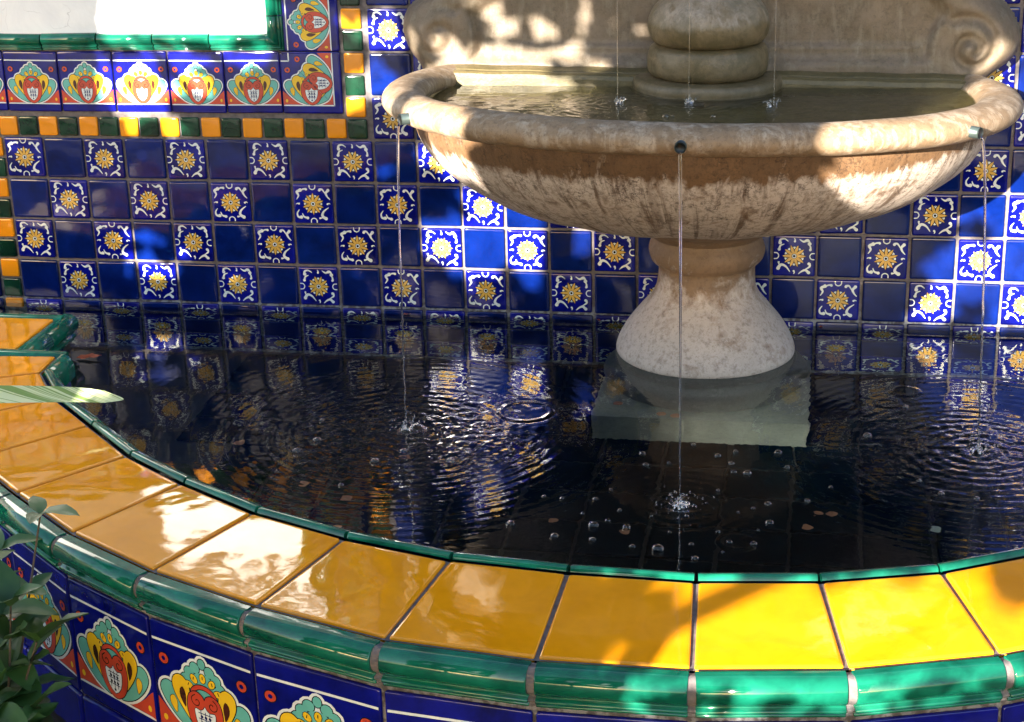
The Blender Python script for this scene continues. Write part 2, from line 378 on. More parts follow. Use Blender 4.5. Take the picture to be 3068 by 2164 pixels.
def border_shapes(blue='blue_deep'):
    Sx = []; L_ = [0]
    def add(colr, poly, lay=None): Sx.append((L_[0] if lay is None else lay, colr, poly))
    def outl(polys, wd, colr):
        for p in polys:
            add(colr, loop_stroke(p, wd))
    mir = lambda p: [(1 - x, y) for x, y in p][::-1]
    add('white', [(-.1, .845), (1.1, .845), (1.1, .865), (-.1, .865)], 2); add('white', [(-.1, .125), (1.1, .125), (1.1, .145), (-.1, .145)], 2)
    red = blob([(-.04, .40), (.05, .36), (.13, .28), (.24, .20), (.36, .155), (.20, .15), (.08, .15), (-.04, .15)], 3)
    teal = blob([(.40, .16), (.26, .22), (.13, .34), (.06, .46), (.075, .54), (.14, .57), (.21, .53), (.26, .44), (.34, .30), (.44, .18)], 3)
    yel = blob([(.46, .16), (.34, .28), (.235, .42), (.185, .54), (.205, .63), (.28, .66), (.345, .60), (.36, .48), (.38, .36), (.48, .20)], 3)
    crown = []
    for a0, r0 in ((196, .150), (172, .180), (150, .200), (128, .215), (108, .235), (90, .275)):
        crown.append((.5 + r0 * math.cos(math.radians(a0)), .545 + r0 * math.sin(math.radians(a0))))
    discs = [disc(x, y, .048, 12) for x, y in crown[:-1]] + [disc(*crown[-1], .036, 12, .045)]
    discs += [mir(d) for d in discs[:-1]]
    fan = [(.5 + .150 * math.cos(a), .545 + .195 * math.sin(a)) for a in np.linspace(-.5, PI + .5, 26)]; fan += [(.5, .5)]
    allo = [teal, mir(teal), yel, mir(yel)] + discs
    L_[0] = 3
    for rd in (red, mir(red)): add('red', rd)
    L_[0] = 4; outl(allo, .062, 'white'); outl([[(.47, .80), (.5, .865), (.53, .80)]], .03, 'white')
    for x, s in ((.075, 1), (.925, 1)):
        add('gold', disc(x, .215, .022, 8, .03), 5)
    L_[0] = 5; outl(discs, .016, 'line'); add('teal', [(.475, .79), (.5, .855), (.525, .79)], 6)
    L_[0] = 6
    for d in discs: add('teal', d)
    add('teal', fan)
    L_[0] = 7
    for t_ in (teal, mir(teal)):
        add('line', loop_stroke(t_, .018))
        add('teal', t_, 8)
    for s in (0, 1):
        d = blob([(.20, .30), (.15, .37), (.15, .43), (.19, .45), (.215, .40), (.21, .34)], 2); d = mir(d) if s else d
        add('line', loop_stroke(d, .012), 9)
        add('gold', d, 9)
    L_[0] = 10
    for t_ in (yel, mir(yel)):
        add('line', loop_stroke(t_, .018))
        add('gold', t_, 11)
    for s in (0, 1):
        d = blob([(.30, .38), (.255, .46), (.255, .53), (.29, .56), (.315, .50), (.31, .43)], 2); d = mir(d) if s else d
        add('brown', d, 12)
    # beads round the arch
    for k in range(5):
        a = PI * (.5 + (k - 2) * .2); x, y = .5 + .150 * math.cos(a), .56 + .135 * math.sin(a)
        bd = [(x + (px * math.sin(a) + py * math.cos(a)), y + (-px * math.cos(a) + py * math.sin(a))) for px, py in disc(0, 0, .030, 10, .042)]
        add('line', loop_stroke(bd, .012), 9)
        add('gold', bd, 10)
        add('line', [(x - .004 + .012 * math.cos(a), y - .01), (x + .004 + .012 * math.cos(a), y - .01), (x + .004, y + .018), (x - .004, y + .018)], 11)
    ar = stroke([(.5 + .115 * math.cos(a), .53 + .085 * math.sin(a)) for a in np.linspace(0, PI, 9)], (.035,) * 9, 2)
    add('line', stroke([(.5 + .115 * math.cos(a), .53 + .085 * math.sin(a)) for a in np.linspace(0, PI, 9)], (.05,) * 9, 2), 12); add('red', ar, 13)
    # heart, shield, spirals
    heart = blob([(.5, .145), (.405, .19), (.345, .29), (.325, .41), (.35, .52), (.42, .56), (.48, .535), (.5, .50), (.52, .535), (.58, .56), (.65, .52), (.675, .41), (.655, .29), (.595, .19)], 3)
    add('line', loop_stroke(heart, .016), 14)
    add('red', heart, 15)
    sh = blob([(.5, .19), (.425, .26), (.40, .36), (.405, .41), (.45, .40), (.485, .42), (.5, .445), (.515, .42), (.55, .40), (.595, .41), (.60, .36), (.575, .26)], 2)
    add('line', loop_stroke(sh, .014), 16)
    add('white', sh, 17)
    for y in (.375, .325, .27): add('blue', [(.43, y), (.57, y), (.57, y + .008), (.43, y + .008)], 18)
    for x in (.452, .497, .54): add('blue', [(x, .24), (x + .008, .24), (x + .008, .40), (x, .40)], 18)
    for x in (.465, .505, .545):
        for y in (.35, .295): add('blue', disc(x - .002, y, .015, 7), 18)
    add('blue', disc(.5, .225, .014, 7), 18)
    for s in (-1, 1):
        sp = [(.5 + s * .078 + s * (.008 + .0065 * k) * math.cos(k * .9 + .5), .475 + (.008 + .0065 * k) * math.sin(k * .9 + .5)) for k in range(9)]
        add('brown', stroke(sp, (.009,) * 9, 3), 18)
    for x in (.115, .885):
        add('line', disc(x, .755, .055, 14), 3); add('red', disc(x, .755, .047, 14), 4); add('blue_deep', disc(x, .755, .02, 10), 5)
    sq_ = lambda p: [(x, .15 + (y - .15) * .925) for x, y in p]
    return Sx[:2] + [(l, c_, [sq_(q) for q in p] if hasattr(p[0][0], '__len__') else sq_(p)) for l, c_, p in Sx[2:]]
# ------------------------------------------------------------------ the wall and its tiles
P = 0.113
WROT = (PI / 2, 0, 0)
flowerS = flower_shapes(); borderS = border_shapes()
MF = [M[k] for k in ('blue_deep', 'white', 'petal', 'line')]; IF = {'white': 1, 'petal': 2, 'line': 3}
BK = ('blue_deep', 'white', 'teal', 'red', 'gold', 'brown', 'line', 'blue'); MBd = [M[k] for k in BK]; IB = {k: i for i, k in enumerate(BK)}
def mk_plain(w, h, t, mat, b=.0025, name='tile'):
    mb = MB(); tile_body(mb, w, h, t, b); return mb.mesh(name, [mat])
def mk_flower(flip):
    mb = MB(); tile_body(mb, .1055, .1055, .0065); 
    tf = (lambda x, y: (x, y)) if not flip else (lambda x, y: (1 - y, x))
    paint(mb, flowerS, .1055, .1055, .0068, IF, tf); return mb.mesh('flower_tile', MF)
fl = [mk_flower(0), mk_flower(1)]
me_blue = mk_plain(.1065, .1065, .0065, M['blue'], name='blue_tile')
me_y = mk_plain(.0505, .0505, .006, M['amber'], .002, 'amber_tile'); me_g = mk_plain(.0505, .0505, .006, M['green_dk'], .002, 'green_tile')
def mk_border(w, h, t, tf=None, clips=None):
    mb = MB(); tile_body(mb, w, h, t, .002); paint(mb, borderS, w, h, t + .0003, IB, tf); return mb.mesh('border_tile', MBd)
bp = .1515
me_b = mk_border(.148, .158, .0065); me_bv = mk_border(.158, .148, .0065, lambda x, y: (1 - y, x))
mbc = MB(); tile_body(mbc, .158, .158, .0065, .002)
sq = ((1, 0, 0), (-1, 0, -1), (0, 1, 0), (0, -1, -1))
paint(mbc, borderS, .158, .158, .0068, IB, None, sq + ((-1, -1, -1.0),)) if False else None
paint(mbc, borderS, .158, .158, .0068, IB, None, sq + ((-1.0, 1.0 * -1, -1.0),)) if False else None
# mitred halves: below the diagonal (x + y < 1 in tile space) and its turned twin; the mitre runs from top left to bottom right
paint(mbc, borderS, .158, .158, .0068, IB, None, sq + ((-1, -1, -1.0),))
paint(mbc, borderS, .158, .158, .0068, IB, lambda x, y: (1 - y, x), sq + ((1, 1, 1.0),))
me_bc = mbc.mesh('border_corner_tile', MBd + [M['line']])
wall = empty('tiled_wall'); tag(wall, 'blue checkerboard tiled wall with painted flower tiles behind the fountain and pool', 'wall')
mb = MB(); box(mb, -1.6, 4.2, .0, .16, -.82, 1.9); link('grout_bed', mb.mesh('grout_bed', [M['grout']]), wall)
def jit(): return random.uniform(-.0009, .0009)
def wtile(name, me, x, z, y=0.0, spin=0, tl=.006):
    o = link(name, me, wall); o.location = (x + jit(), y + random.uniform(-.0006, .0004), z + jit())
    o.rotation_euler = (PI / 2 + random.gauss(0, tl), random.gauss(0, .006), random.gauss(0, tl)); return o
tiles = []
for j in range(-9, 8):                                   # row j spans z -j*P .. -(j+1)*P
    for i in range(0, 29):
        if j < 0 and i < 9: continue
        if j < -4: continue
        x, z = (i + .5) * P, -(j + .5) * P
        if 1.45 < x < 2.35 and z > .20: continue        # hidden behind the carved back plate
        if j > 6: continue
        tiles.append(((x - 1.6) ** 2 + (z + .1) ** 2, i, j, x, z))
for _, i, j, x, z in tiles:
    if (i + j) % 2 == 0: wtile('flower_tile', fl[0 if random.random() < .55 else 1], x, z)
    else: wtile('blue_tile', me_blue, x, z)
# upper wall out of frame, joined: seen only in reflections
mb = MB(); rr = random.Random(3)
for j in range(-16, -4):
    for i in range(9, 36):
        x, z = (i + .5) * P, -(j + .5) * P; b = MB(); 
        mb.add([(x - .053, -.006, z - .053), (x + .053, -.006, z - .053), (x + .053, -.006, z + .053), (x - .053, -.006, z + .053)], [(0, 1, 2, 3)], 0)
up = link('upper_tile_field', mb.mesh('upper_tile_field', [M['blue']]), wall); up['kind'] = 'stuff'
# checker strips
SP = .0563
n = 0
for k in range(0, 30):
    x = 1.0065 - SP * .5 - k * SP
    if x < -.55: break
    wtile('green_tile' if k % 2 == 0 else 'amber_tile', me_g if k % 2 == 0 else me_y, x, .029)
for k in range(1, 12):
    wtile('green_tile' if k % 2 == 0 else 'amber_tile', me_g if k % 2 == 0 else me_y, .978, .029 + k * SP)
for k in range(0, 9): wtile('green_tile' if k % 2 else 'amber_tile', me_g if k % 2 else me_y, -.0295, -.029 - k * SP)
for k in range(0, 3):
    for r_ in range(0, 6): wtile('blue_tile', me_blue, -.116 - k * P, -P * (r_ + .5) - .002)
# painted border
for k in range(0, 9): wtile('border_tile', me_b, .943 - .079 - .079 - .0755 - k * bp, .1475, tl=.002)
wtile('border_corner_tile', me_bc, .943 - .079, .1475, tl=.001)
for k in range(0, 5): wtile('border_tile', me_bv, .943 - .079, .1475 + .079 + .0755 + k * bp, tl=.002)
mb = MB(); mb.add([(.7855, -.0070, .2262), (.7875, -.0070, .2272), (.9438, -.0070, .0700), (.9420, -.0070, .0690)], [(0, 3, 2, 1)]); 
link('mitre_joint', mb.mesh('mitre_joint', [M['line']]), wall)
# green moulding: profile (protrusion, drop)
def rail_prof(s, drop0=0):
    p = [(0, 0), (.006, .0002)]
    p += [(.009 + .0145 * math.sin(a), .0150 - .0148 * math.cos(a)) for a in np.linspace(.25, PI * .86, 9)]
    p += [(.0125, .0300), (.0125, .0318), (.0165, .0325), (.0178, .0345), (.0165, .0366), (.0115, .0372), (.0105, .0385), (.0130, .0395), (.0130, .0418), (.0085, .0432), (0, .0434)]
    return [(a * s, b * s + drop0) for a, b in p]
def rail_mesh(L, s, cut0=0, cut1=0, grow=0):
    """bar along x, protrusion +z, drop -y; cut = mitre slope at either end"""
    pr_ = rail_prof(s); mb = MB(); V = []
    for end, cut in ((-L / 2, cut0), (L / 2, cut1)):
        for q, ins in ((0, .0), (1, .0012)):
            pass
    st = [(-L / 2, .0, cut0), (-L / 2 + .002, 1, cut0), (L / 2 - .002, 1, cut1), (L / 2, .0, cut1)]
    for x, full, cut in st:
        for a, b in pr_:
            k = 1 if full else .93
            V.append((x + cut * b, -b, a * k))
    n = len(pr_); F = [(i * n + k, (i + 1) * n + k, (i + 1) * n + k + 1, i * n + k + 1) for i in range(3) for k in range(n - 1)]
    F = [f[::-1] for f in F]
    mb.add(V, F, 0, True); mb.add(V[:n], [tuple(range(n))], 0); mb.add(V[3 * n:], [tuple(range(n))[::-1]], 0)
    return mb.mesh('moulding', [M['green']])
me_r = rail_mesh(.1495, 1.0)
for k in range(0, 10): wtile('moulding', me_r, .757 - .076 - k * .1525, .2735, y=-.001, tl=.0015)
me_rc = rail_mesh(.052, 1.0, 0, 1.0)
wtile('moulding', rail_mesh(.003, 1.0, 0, 1.0), .7585, .2735, y=-.001, tl=0)
me_rv = rail_mesh(.150, 1.0); me_rv0 = rail_mesh(.042, 1.0, 0, 0)
for k in range(5):
    o = wtile('moulding', me_rv, .7575, .32 + .0755 + k * .153, y=-.001, tl=0); o.rotation_euler = (PI / 2, -PI / 2, 0)
o = wtile('moulding', rail_mesh(.044, 1.0, -1.0, 0), .7575, .2965, y=-.001, tl=0); o.rotation_euler = (PI / 2, -PI / 2, 0)
# stucco panel
mb = MB(); nx, nz = 80, 60; V = []
for a in range(nx):
    for b in range(nz):
        x = -1.3 + a * (2.058) / (nx - 1); z = .272 + b * (1.2) / (nz - 1)
        V.append((x, -.010 - .0022 * math.sin(x * 7 + 2 * math.sin(z * 5)) - .0018 * math.sin(z * 11 + x * 4), z))
mb.add(V, [f for f in grid_faces(nx, nz)], 0, True); link('stucco_panel', mb.mesh('stucco_panel', [M['stucco']]), wall)

# ------------------------------------------------------------------ coping ring
ZC = -.37; ZW = -.468
JO = [(.33, -.86), (.405, -1.06), (.505, -1.245), (.652, -1.412), (.833, -1.566), (1.037, -1.692), (1.257, -1.792), (1.496, -1.874), (1.742, -1.906), (1.982, -1.906), (2.213, -1.874), (2.440, -1.802), (2.64, -1.70), (2.82, -1.56), (2.96, -1.39)]
JI = [(.60, -.9), (.433, -.747), (.654, -1.071), (.798, -1.217), (.956, -1.335), (1.138, -1.449), (1.333, -1.533), (1.539, -1.593), (1.749, -1.617), (1.967, -1.623), (2.172, -1.598), (2.372, -1.540), (2.54, -1.45), (2.69, -1.33), (2.80, -1.18)]
JI[0] = (.426, -.66); JI[1] = (.435, -.760); JI[2] = (.530, -.930)
JI = [(.405, -.668), (.412, -.775), (.515, -.930), (.654, -1.071)] + JI[3:]
JO = [(-.02, -.70), (.11, -.93), (.30, -1.12), (.49, -1.265)] + JO[3:]
pool = empty('pool_surround'); tag(pool, 'curved pool surround with yellow coping tiles, green mouldings and painted border tiles', 'pool surround')
def V2(p): return Vector((p[0], p[1]))
CEN = Vector((1.87, -.1))
me_cache = []
def shrink_quad(q, g):
    out = []
    for k in range(4):
        p, a, b = q[k], q[k - 1], q[(k + 1) % 4]
        d1 = (a - p).normalized(); d2 = (b - p).normalized(); sn = abs(d1.x * d2.y - d1.y * d2.x)
        out.append(p + (d1 + d2) * (g / max(sn, .3)))
    return out
ring = list(zip(JO, JI))
for k in range(len(ring) - 1):
    q = [V2(ring[k][0]), V2(ring[k + 1][0]), V2(ring[k + 1][1]), V2(ring[k][1])]
    c = sum(q, Vector((0, 0))) / 4; q = shrink_quad([p - c for p in q], .0038)
    mb = MB(); tile_body(mb, 0, 0, .012, .003, 0, [tuple(p) for p in q])
    o = link('coping_tile', mb.mesh('coping_tile', [M['yellow']]), pool, (c.x, c.y, ZC - .0115 + random.uniform(-.0006, .0006)))
    o.rotation_euler = (random.gauss(0, .0022), random.gauss(0, .0022), 0)
# extra tile at the square left end of the main coping, and the small return pier behind it
def flat_tile(x0, x1, y0, y1):
    mb = MB(); w_, h_ = x1 - x0 - .006, y1 - y0 - .006; tile_body(mb, w_, h_, .012, .003)
    return link('coping_tile', mb.mesh('coping_tile', [M['yellow']]), pool, ((x0 + x1) / 2, (y0 + y1) / 2, ZC - .0115))
q = [Vector(p) for p in ((-.22, -.70), (-.02, -.70), (.11, -.93), (-.12, -1.10))]
c = sum(q, Vector((0, 0))) / 4; q = shrink_quad([p - c for p in q], .0038)[::-1]
mb = MB(); tile_body(mb, 0, 0, .012, .003, 0, [tuple(p) for p in q]); link('coping_tile', mb.mesh('coping_tile', [M['yellow']]), pool, (c.x, c.y, ZC - .0115))
flat_tile(.03, .283, -.632, -.395); flat_tile(-.22, .03, -.632, -.395)
def rails(path, s, name, mesh_fn, off=0, z=ZC, outward=1, gap=.006, extend=0):
    for a, b in zip(path[:-1], path[1:]):
        a, b = V2(a), V2(b); d = (b - a); L = d.length - gap + extend; d.normalize(); nrm = Vector((d.y, -d.x)) * outward
        c = (a + b) / 2 + nrm * off
        me = mesh_fn(L, s); X = Vector((d.x, d.y, 0)) * outward; Z = Vector((nrm.x, nrm.y, 0)); Y = Vector((0, 0, 1))
        X = Y.cross(Z)
        mt = Matrix(((X.x, Y.x, Z.x, c.x), (X.y, Y.y, Z.y, c.y), (X.z, Y.z, Z.z, z), (0, 0, 0, 1)))
        link(name, me, pool, mat4=mt)
# the big rail along the outer edge (path runs left to right, outside is to the right of travel = -y)
outer = JO[2:]
rails(outer, 1.62, 'moulding', rail_mesh, off=.010, z=ZC + .0005, gap=.0075)
# pier right edge runs from front to back: outside is +x
rails([(.288, -.70), (.288, -.515)], 1.62, 'moulding', rail_mesh, off=.0, z=ZC + .001, gap=.003)
rails([(.288, -.515), (.288, -.366)], 1.62, 'moulding', rail_mesh, off=.0, z=ZC + .001, gap=.003)
# grout / masonry core under everything, a little back from each rail
def ring_wall(mb, path, prof, m=0):
    V = []; n = len(prof)
    for k, p in enumerate(path):
        t = (V2(path[min(k + 1, len(path) - 1)]) - V2(path[max(k - 1, 0)])).normalized(); nn = Vector((t.y, -t.x))
        for a, b in prof: V.append((p[0] + nn.x * a, p[1] + nn.y * a, b))
    mb.add(V, [f[::-1] for f in grid_faces(len(path), n)], m, True)
mb = MB()
pf = [(.004, ZC - .006), (.012, ZC - .004)] + [(a * .88 + .008, ZC - b) for a, b in rail_prof(1.62)[2:-1]] + [(.016, ZC - .071), (.016, -.80)]
ring_wall(mb, outer, pf, 0)
link('grout_joint', mb.mesh('grout_joint', [M['grout']]), pool)
mb = MB()                                              # top bed under the coping tiles
allo = [(-.22, -.70)] + JO; alli = [(-.22, -.66)] + JI
V = [(x, y, ZC - .0045) for x, y in JO] + [(x, y, ZC - .0045) for x, y in JI]; n = len(JO)
mb.add(V, [(k, k + 1, n + k + 1, n + k) for k in range(n - 1)])
mb.add([(-.6, -1.4, ZC - .006), (.11, -.93, ZC - .006), (.41, -.665, ZC - .006), (-.6, -.665, ZC - .006)], [(0, 1, 2, 3)])
mb.add([(-.6, -.665, ZC - .005), (.30, -.665, ZC - .005), (.30, -.37, ZC - .005), (-.6, -.37, ZC - .005)], [(0, 1, 2, 3)])
link('grout_bed', mb.mesh('grout_bed', [M['grout']]), pool)
# inner quarter-round trim
def trim_mesh(L, s):
    pr_ = [(-.002, .0), (.0, .006)] + [(.004 + .028 * math.sin(a), .009 - .028 * (1 - math.cos(a))) for a in np.linspace(.0, PI / 2, 8)] + [(.032, -.045)]
    mb = MB(); V = []
    for x, k in ((-L / 2, .92), (-L / 2 + .003, 1), (L / 2 - .003, 1), (L / 2, .92)):
        for a, b in pr_: V.append((x, b * k if b > 0 else b, a * k))
    n = len(pr_); F = [(i * n + k, (i + 1) * n + k, (i + 1) * n + k + 1, i * n + k + 1) for i in range(3) for k in range(n - 1)]
    mb.add(V, [f for f in F], 0, True); mb.add(V[:n], [tuple(range(n))[::-1]], 0); mb.add(V[3 * n:], [tuple(range(n))], 0)
    return mb.mesh('inner_trim', [M['green']])
inner = JI[::-1]                                        # travel right to left, pool on the right-hand side
def shift(path, d):
    out = []
    for k, p in enumerate(path):
        t = (V2(path[min(k + 1, len(path) - 1)]) - V2(path[max(k - 1, 0)])).normalized(); nn = Vector((t.y, -t.x)); out.append((p[0] + nn.x * d, p[1] + nn.y * d))
    return out
inner_s = shift(inner, .0085)
# joints of the trim fall a little off the tile joints
def slide(path, f):
    o = [path[0]]
    for a, b in zip(path[:-1], path[1:]): o.append((a[0] + (b[0] - a[0]) * f, a[1] + (b[1] - a[1]) * f))
    return o + [path[-1]]
ip = inner_s
rails(ip, 1, 'inner_trim', trim_mesh, off=0, z=ZC - .002, gap=.007)
rails([(.425, -.648), (.12, -.648)], 1, 'inner_trim', trim_mesh, z=ZC - .002, gap=.004, outward=-1)
rails([(.12, -.648), (-.22, -.648)], 1, 'inner_trim', trim_mesh, z=ZC - .002, gap=.004, outward=-1)
rails([(.30, -.390), (.04, -.390)], 1, 'inner_trim', trim_mesh, z=ZC - .002, gap=.003, outward=-1)
rails([(.04, -.390), (-.22, -.390)], 1, 'inner_trim', trim_mesh, z=ZC - .002, gap=.003, outward=-1)
# inside face of the pool wall
mb = MB(); ring_wall(mb, inner_s, [(.0, ZC - .004), (.016, ZC - .012), (.018, -.82)], 0)
box(mb, -.6, .42, -.66, -.652, -.82, ZC - .01); box(mb, -.6, .283, -.66, -.385, -.82, ZC - .008)
link('inner_wall', mb.mesh('inner_wall', [M['blue']]), pool)
# painted fascia tiles, one under each rail
FW = .205
for k in range(len(outer) - 1):
    a, b = V2(outer[k]), V2(outer[k + 1]); d = (b - a); L = d.length; d.normalize(); nrm = Vector((d.y, -d.x)); c = (a + b) / 2 + nrm * .017
    wd = L + .004 - .008
    mbf = MB(); tile_body(mbf, wd, .240, .006, .002); paint(mbf, borderS, wd, .240, .0063, IB)
    Y = Vector((0, 0, 1)); Z = Vector((nrm.x, nrm.y, 0)); X = Y.cross(Z)
    mt = Matrix(((X.x, Y.x, Z.x, c.x), (X.y, Y.y, Z.y, c.y), (X.z, Y.z, Z.z, ZC - .0725 - .010 - .120), (0, 0, 0, 1)))
    link('border_tile', mbf.mesh('border_tile', MBd), pool, mat4=mt)
    mbf = MB(); tile_body(mbf, wd, .10, .008, .004); mt = mt.copy(); mt[2][3] = ZC - .0725 - .010 - .240 - .006 - .05
    link('plinth_tile', mbf.mesh('plinth_tile', [M['blue_deep']]), pool, mat4=mt)

# ------------------------------------------------------------------ pool floor and ground
mb = MB(); mb.add([(-1.6, -2.3, -.812), (4.2, -2.3, -.812), (4.2, .0, -.812), (-1.6, .0, -.812)], [(0, 1, 2, 3)])
fl_o = link('pool_floor', mb.mesh('pool_floor', [M['grout_dk']])); fl_o['kind'] = 'structure'
me_f = mk_plain(.140, .140, .008, M['floor'], .004, 'floor_tile'); cnt = 0
for i in range(17):
    for j in range(12):
        x, y = .42 + i * .147 + (j % 2) * .0 + random.uniform(-.002, .002), -.09 - j * .147
        if (x - 1.87) ** 2 / 1.25 ** 2 + (y + .1) ** 2 / 1.5 ** 2 > 1: continue
        o = link('floor_tile', me_f, fl_o, (x, y, -.813)); o.rotation_euler = (random.gauss(0, .006), random.gauss(0, .006), random.gauss(0, .01))
mb = MB(); N = 60
V = []
for a in range(N):
    for b in range(N):
        x = -12 + 30 * a / (N - 1); y = -2.0 - 14 * b / (N - 1); V.append((x, y, -.83 + .02 * math.sin(x * 3) * math.sin(y * 2.3)))
mb.add(V, [f[::-1] for f in grid_faces(N, N)], 0, True)

gd = link('ground', mb.mesh('ground', [M['soil']])); gd['kind'] = 'structure'
mb = MB(); box(mb, -12, 18, -16, -3.9, -.86, -.795); pv = link('paving', mb.mesh('paving', [M['paving']])); pv['kind'] = 'structure'
# ------------------------------------------------------------------ stone wall fountain
ft = empty('wall_fountain', (1.883, -.2, -.81)); FO = Vector((1.883, -.2, -.81))
tag(ft, 'weathered stone wall fountain with a half round bowl, scrolled back plate and flared pedestal', 'fountain')
def fpart(name, mb_or_me, mats=None):
    me = mb_or_me if mats is None else mb_or_me.mesh(name, mats)
    o = link(name, me, ft); o.location = -FO; return o
CX, Y0, A_, B_, ZR, RR, RZ, EX, SL, RB, TLT = 1.872, -.359, .653, .674, .198, .048, .031, .923, .0716, .143, .016
def ell_pt(T, a=A_, b=B_, e=EX, cx=CX, y0=Y0):
    c, s = math.cos(T), math.sin(T)
    return cx + a * math.copysign(abs(c) ** e, c), y0 - b * max(s, 0) ** e
def plan(s=1.0, ins=0.0, y0=Y0, n=220, nb=26, rb=RB, cx=CX):
    """half-round plan with rounded back corners, right to left"""
    a, b, r = (A_ - ins) * s, (B_ - ins) * s, max(.01, (rb - ins)) * s
    rt = [(cx + a - .062 * s * t * t, y0 + (r + .10) * t) for t in np.linspace(1, 0, nb)[:-1]]
    fr = [ell_pt(t, a, b, EX, cx, y0) for t in np.linspace(0, PI, n)]
    return rt + fr + [(2 * cx - x, y) for x, y in rt[::-1]]
def zr(x, y, z=ZR): return z - TLT * (x - CX) - SL * (y - Y0)
mb = MB(); V = []; NA = 28; pts = plan(); NT_ = len(pts)
for k in range(NT_):
    a, b = pts[max(k - 1, 0)], pts[min(k + 1, NT_ - 1)]; tv = (Vector(b) - Vector(a)).normalized(); nn = Vector((-tv.y, tv.x)); nn = -nn if nn.dot(Vector(pts[k]) - Vector((CX, Y0))) < 0 else nn
    t = k / NT_ * PI
    for j in range(NA):
        an = 2 * PI * j / NA; r = 1 + .012 * math.sin(5 * t + 2 * an) + .010 * math.sin(23 * t + an)
        V.append((pts[k][0] + nn.x * RR * math.cos(an) * r, pts[k][1] + nn.y * RR * math.cos(an) * r, zr(*pts[k]) + RZ * math.sin(an) * r))
mb.add(V, grid_faces(NT_, NA, False, True), 0, True)
mb.add(V[:NA], [tuple(range(NA))]); mb.add(V[-NA:], [tuple(range(NA))[::-1]])
fpart('bowl_rim', mb, [M['rim']])
mb = MB(); V = []; NP = 28; TOP = .180; HB = .290
for i in range(-1, NP + 1):
    f = max(i, 0) / NP; ph = f * math.radians(84); s = math.cos(ph)
    yc = Y0 + .165 * f ** 1.6
    for q_ in range(180):
        t = 2 * PI * q_ / 180; c_, s_ = math.cos(t), math.sin(t)
        x = CX + .012 * f + .636 * s * math.copysign(abs(c_) ** .93, c_)
        y = yc - .650 * s * s_ ** .93 if s_ >= 0 else yc + (.19 * s) * (-s_) ** .8
        z = TOP - HB * math.sin(ph); tp = max(0, 1 - f * 2)
        z += tp * (-TLT * (x - CX) - SL * (y - Y0) - .010)
        if i < 0: x, y = CX + (x - CX) * .975, yc + (y - yc) * .975; z = zr(x, y) - .010
        if s_ < 0: z -= .075 * min(1, -s_ * 2) * max(0, 1 - f * 1.5)
        V.append((x, y, z + .0015 * math.sin(x * 31 + y * 17)))
mb.add(V, [f_[::-1] for f_ in grid_faces(NP + 2, 180, False, True)], 0, True)
fpart('bowl_body', mb, [M['bowl']])
mb = MB(); V = []; lv = ((1.0, .036, -.008), (1.0, .046, -.03), (.975, .05, -.050), (.93, .05, -.070), (.8, .05, -.085), (.4, .05, -.09), (.02, .05, -.09))
for s, ins, dz_ in lv: V += [(x, y, zr(x, y) + dz_) for x, y in plan(s, ins, n=90)]
n = len(plan(n=90)); mb.add(V, grid_faces(len(lv), n), 0, True)
prof = [(-.222, .10), (-.221, .196), (-.217, .205), (-.208, .2085), (-.196, .2090), (-.191, .2060), (-.187, .2100), (-.165, .213), (-.12, .216), (-.06, .216), (-.06, .10)]
V = [(x, y, z - TLT * (x - CX) + .0008 * math.sin(x * 40)) for x in np.linspace(1.262, 2.482, 60) for y, z in prof]
mb.add(V, [f[::-1] for f in grid_faces(60, len(prof))], 0, False)
fpart('basin_lining', mb, [M['basin']])
# carved back plate as one relief
xs = np.arange(1.08, 2.665, .006); zs = np.arange(.16, 1.06, .006); X, Z = np.meshgrid(xs, zs, indexing='ij')
OL = [(1.160, .150), (1.163, .197), (1.138, .235), (1.124, .27), (1.119, .305), (1.130, .340), (1.152, .362), (1.185, .385), (1.25, .43), (1.34, .50), (1.42, .60), (1.49, .74), (1.60, .87), (1.75, .94), (1.885, .96),
      (2.02, .94), (2.17, .87), (2.28, .74), (2.35, .60), (2.43, .49), (2.49, .43), (2.535, .375), (2.575, .332), (2.596, .292), (2.598, .255), (2.582, .22), (2.545, .19), (2.50, .150), (2.45, .135), (2.2, .13), (1.5, .13), (1.25, .13), (1.19, .135)]
ol = np.array(blob(OL, 6))
def sdf(px, pz, poly):
    d = np.full(px.shape, 9.0); ins = np.zeros(px.shape, bool)
    for k in range(len(poly)):
        a, b = poly[k], poly[(k + 1) % len(poly)]; ab = b - a; L2 = ab @ ab + 1e-12
        t = np.clip(((px - a[0]) * ab[0] + (pz - a[1]) * ab[1]) / L2, 0, 1)
        d = np.minimum(d, np.hypot(px - a[0] - t * ab[0], pz - a[1] - t * ab[1]))
        c = (a[1] > pz) != (b[1] > pz); xi = a[0] + (pz - a[1]) * ab[0] / (ab[1] if abs(ab[1]) > 1e-12 else 1e-12); ins ^= c & (px < xi)
    return np.where(ins, d, -d)
s = sdf(X, Z, ol)
def ss(a, b, x): t = np.clip((x - a) / (b - a), 0, 1); return t * t * (3 - 2 * t)
D = .150; r = .075
dep = D * np.sqrt(np.clip(1 - (1 - np.clip(s, 0, r) / r) ** 2, 0, 1)); dep[s <= 0] = -.02
cl, cr = np.array([1.232, .288]), np.array([2.478, .262])
rec = ss(.088, .125, s)
for c_, sg in ((cl, 1), (cr, -1)):
    rad = np.hypot(X - c_[0], Z - c_[1]); rec *= ss(.082, .105, rad)
rec *= ss(.215, .235, Z)
dep -= .030 * rec
dep += .010 * (1 - ss(.262, .272, Z)) * ss(.10, .13, s) * ss(.10, .12, np.hypot(X - cl[0], Z - cl[1])) * ss(.10, .12, np.hypot(X - cr[0], Z - cr[1]))
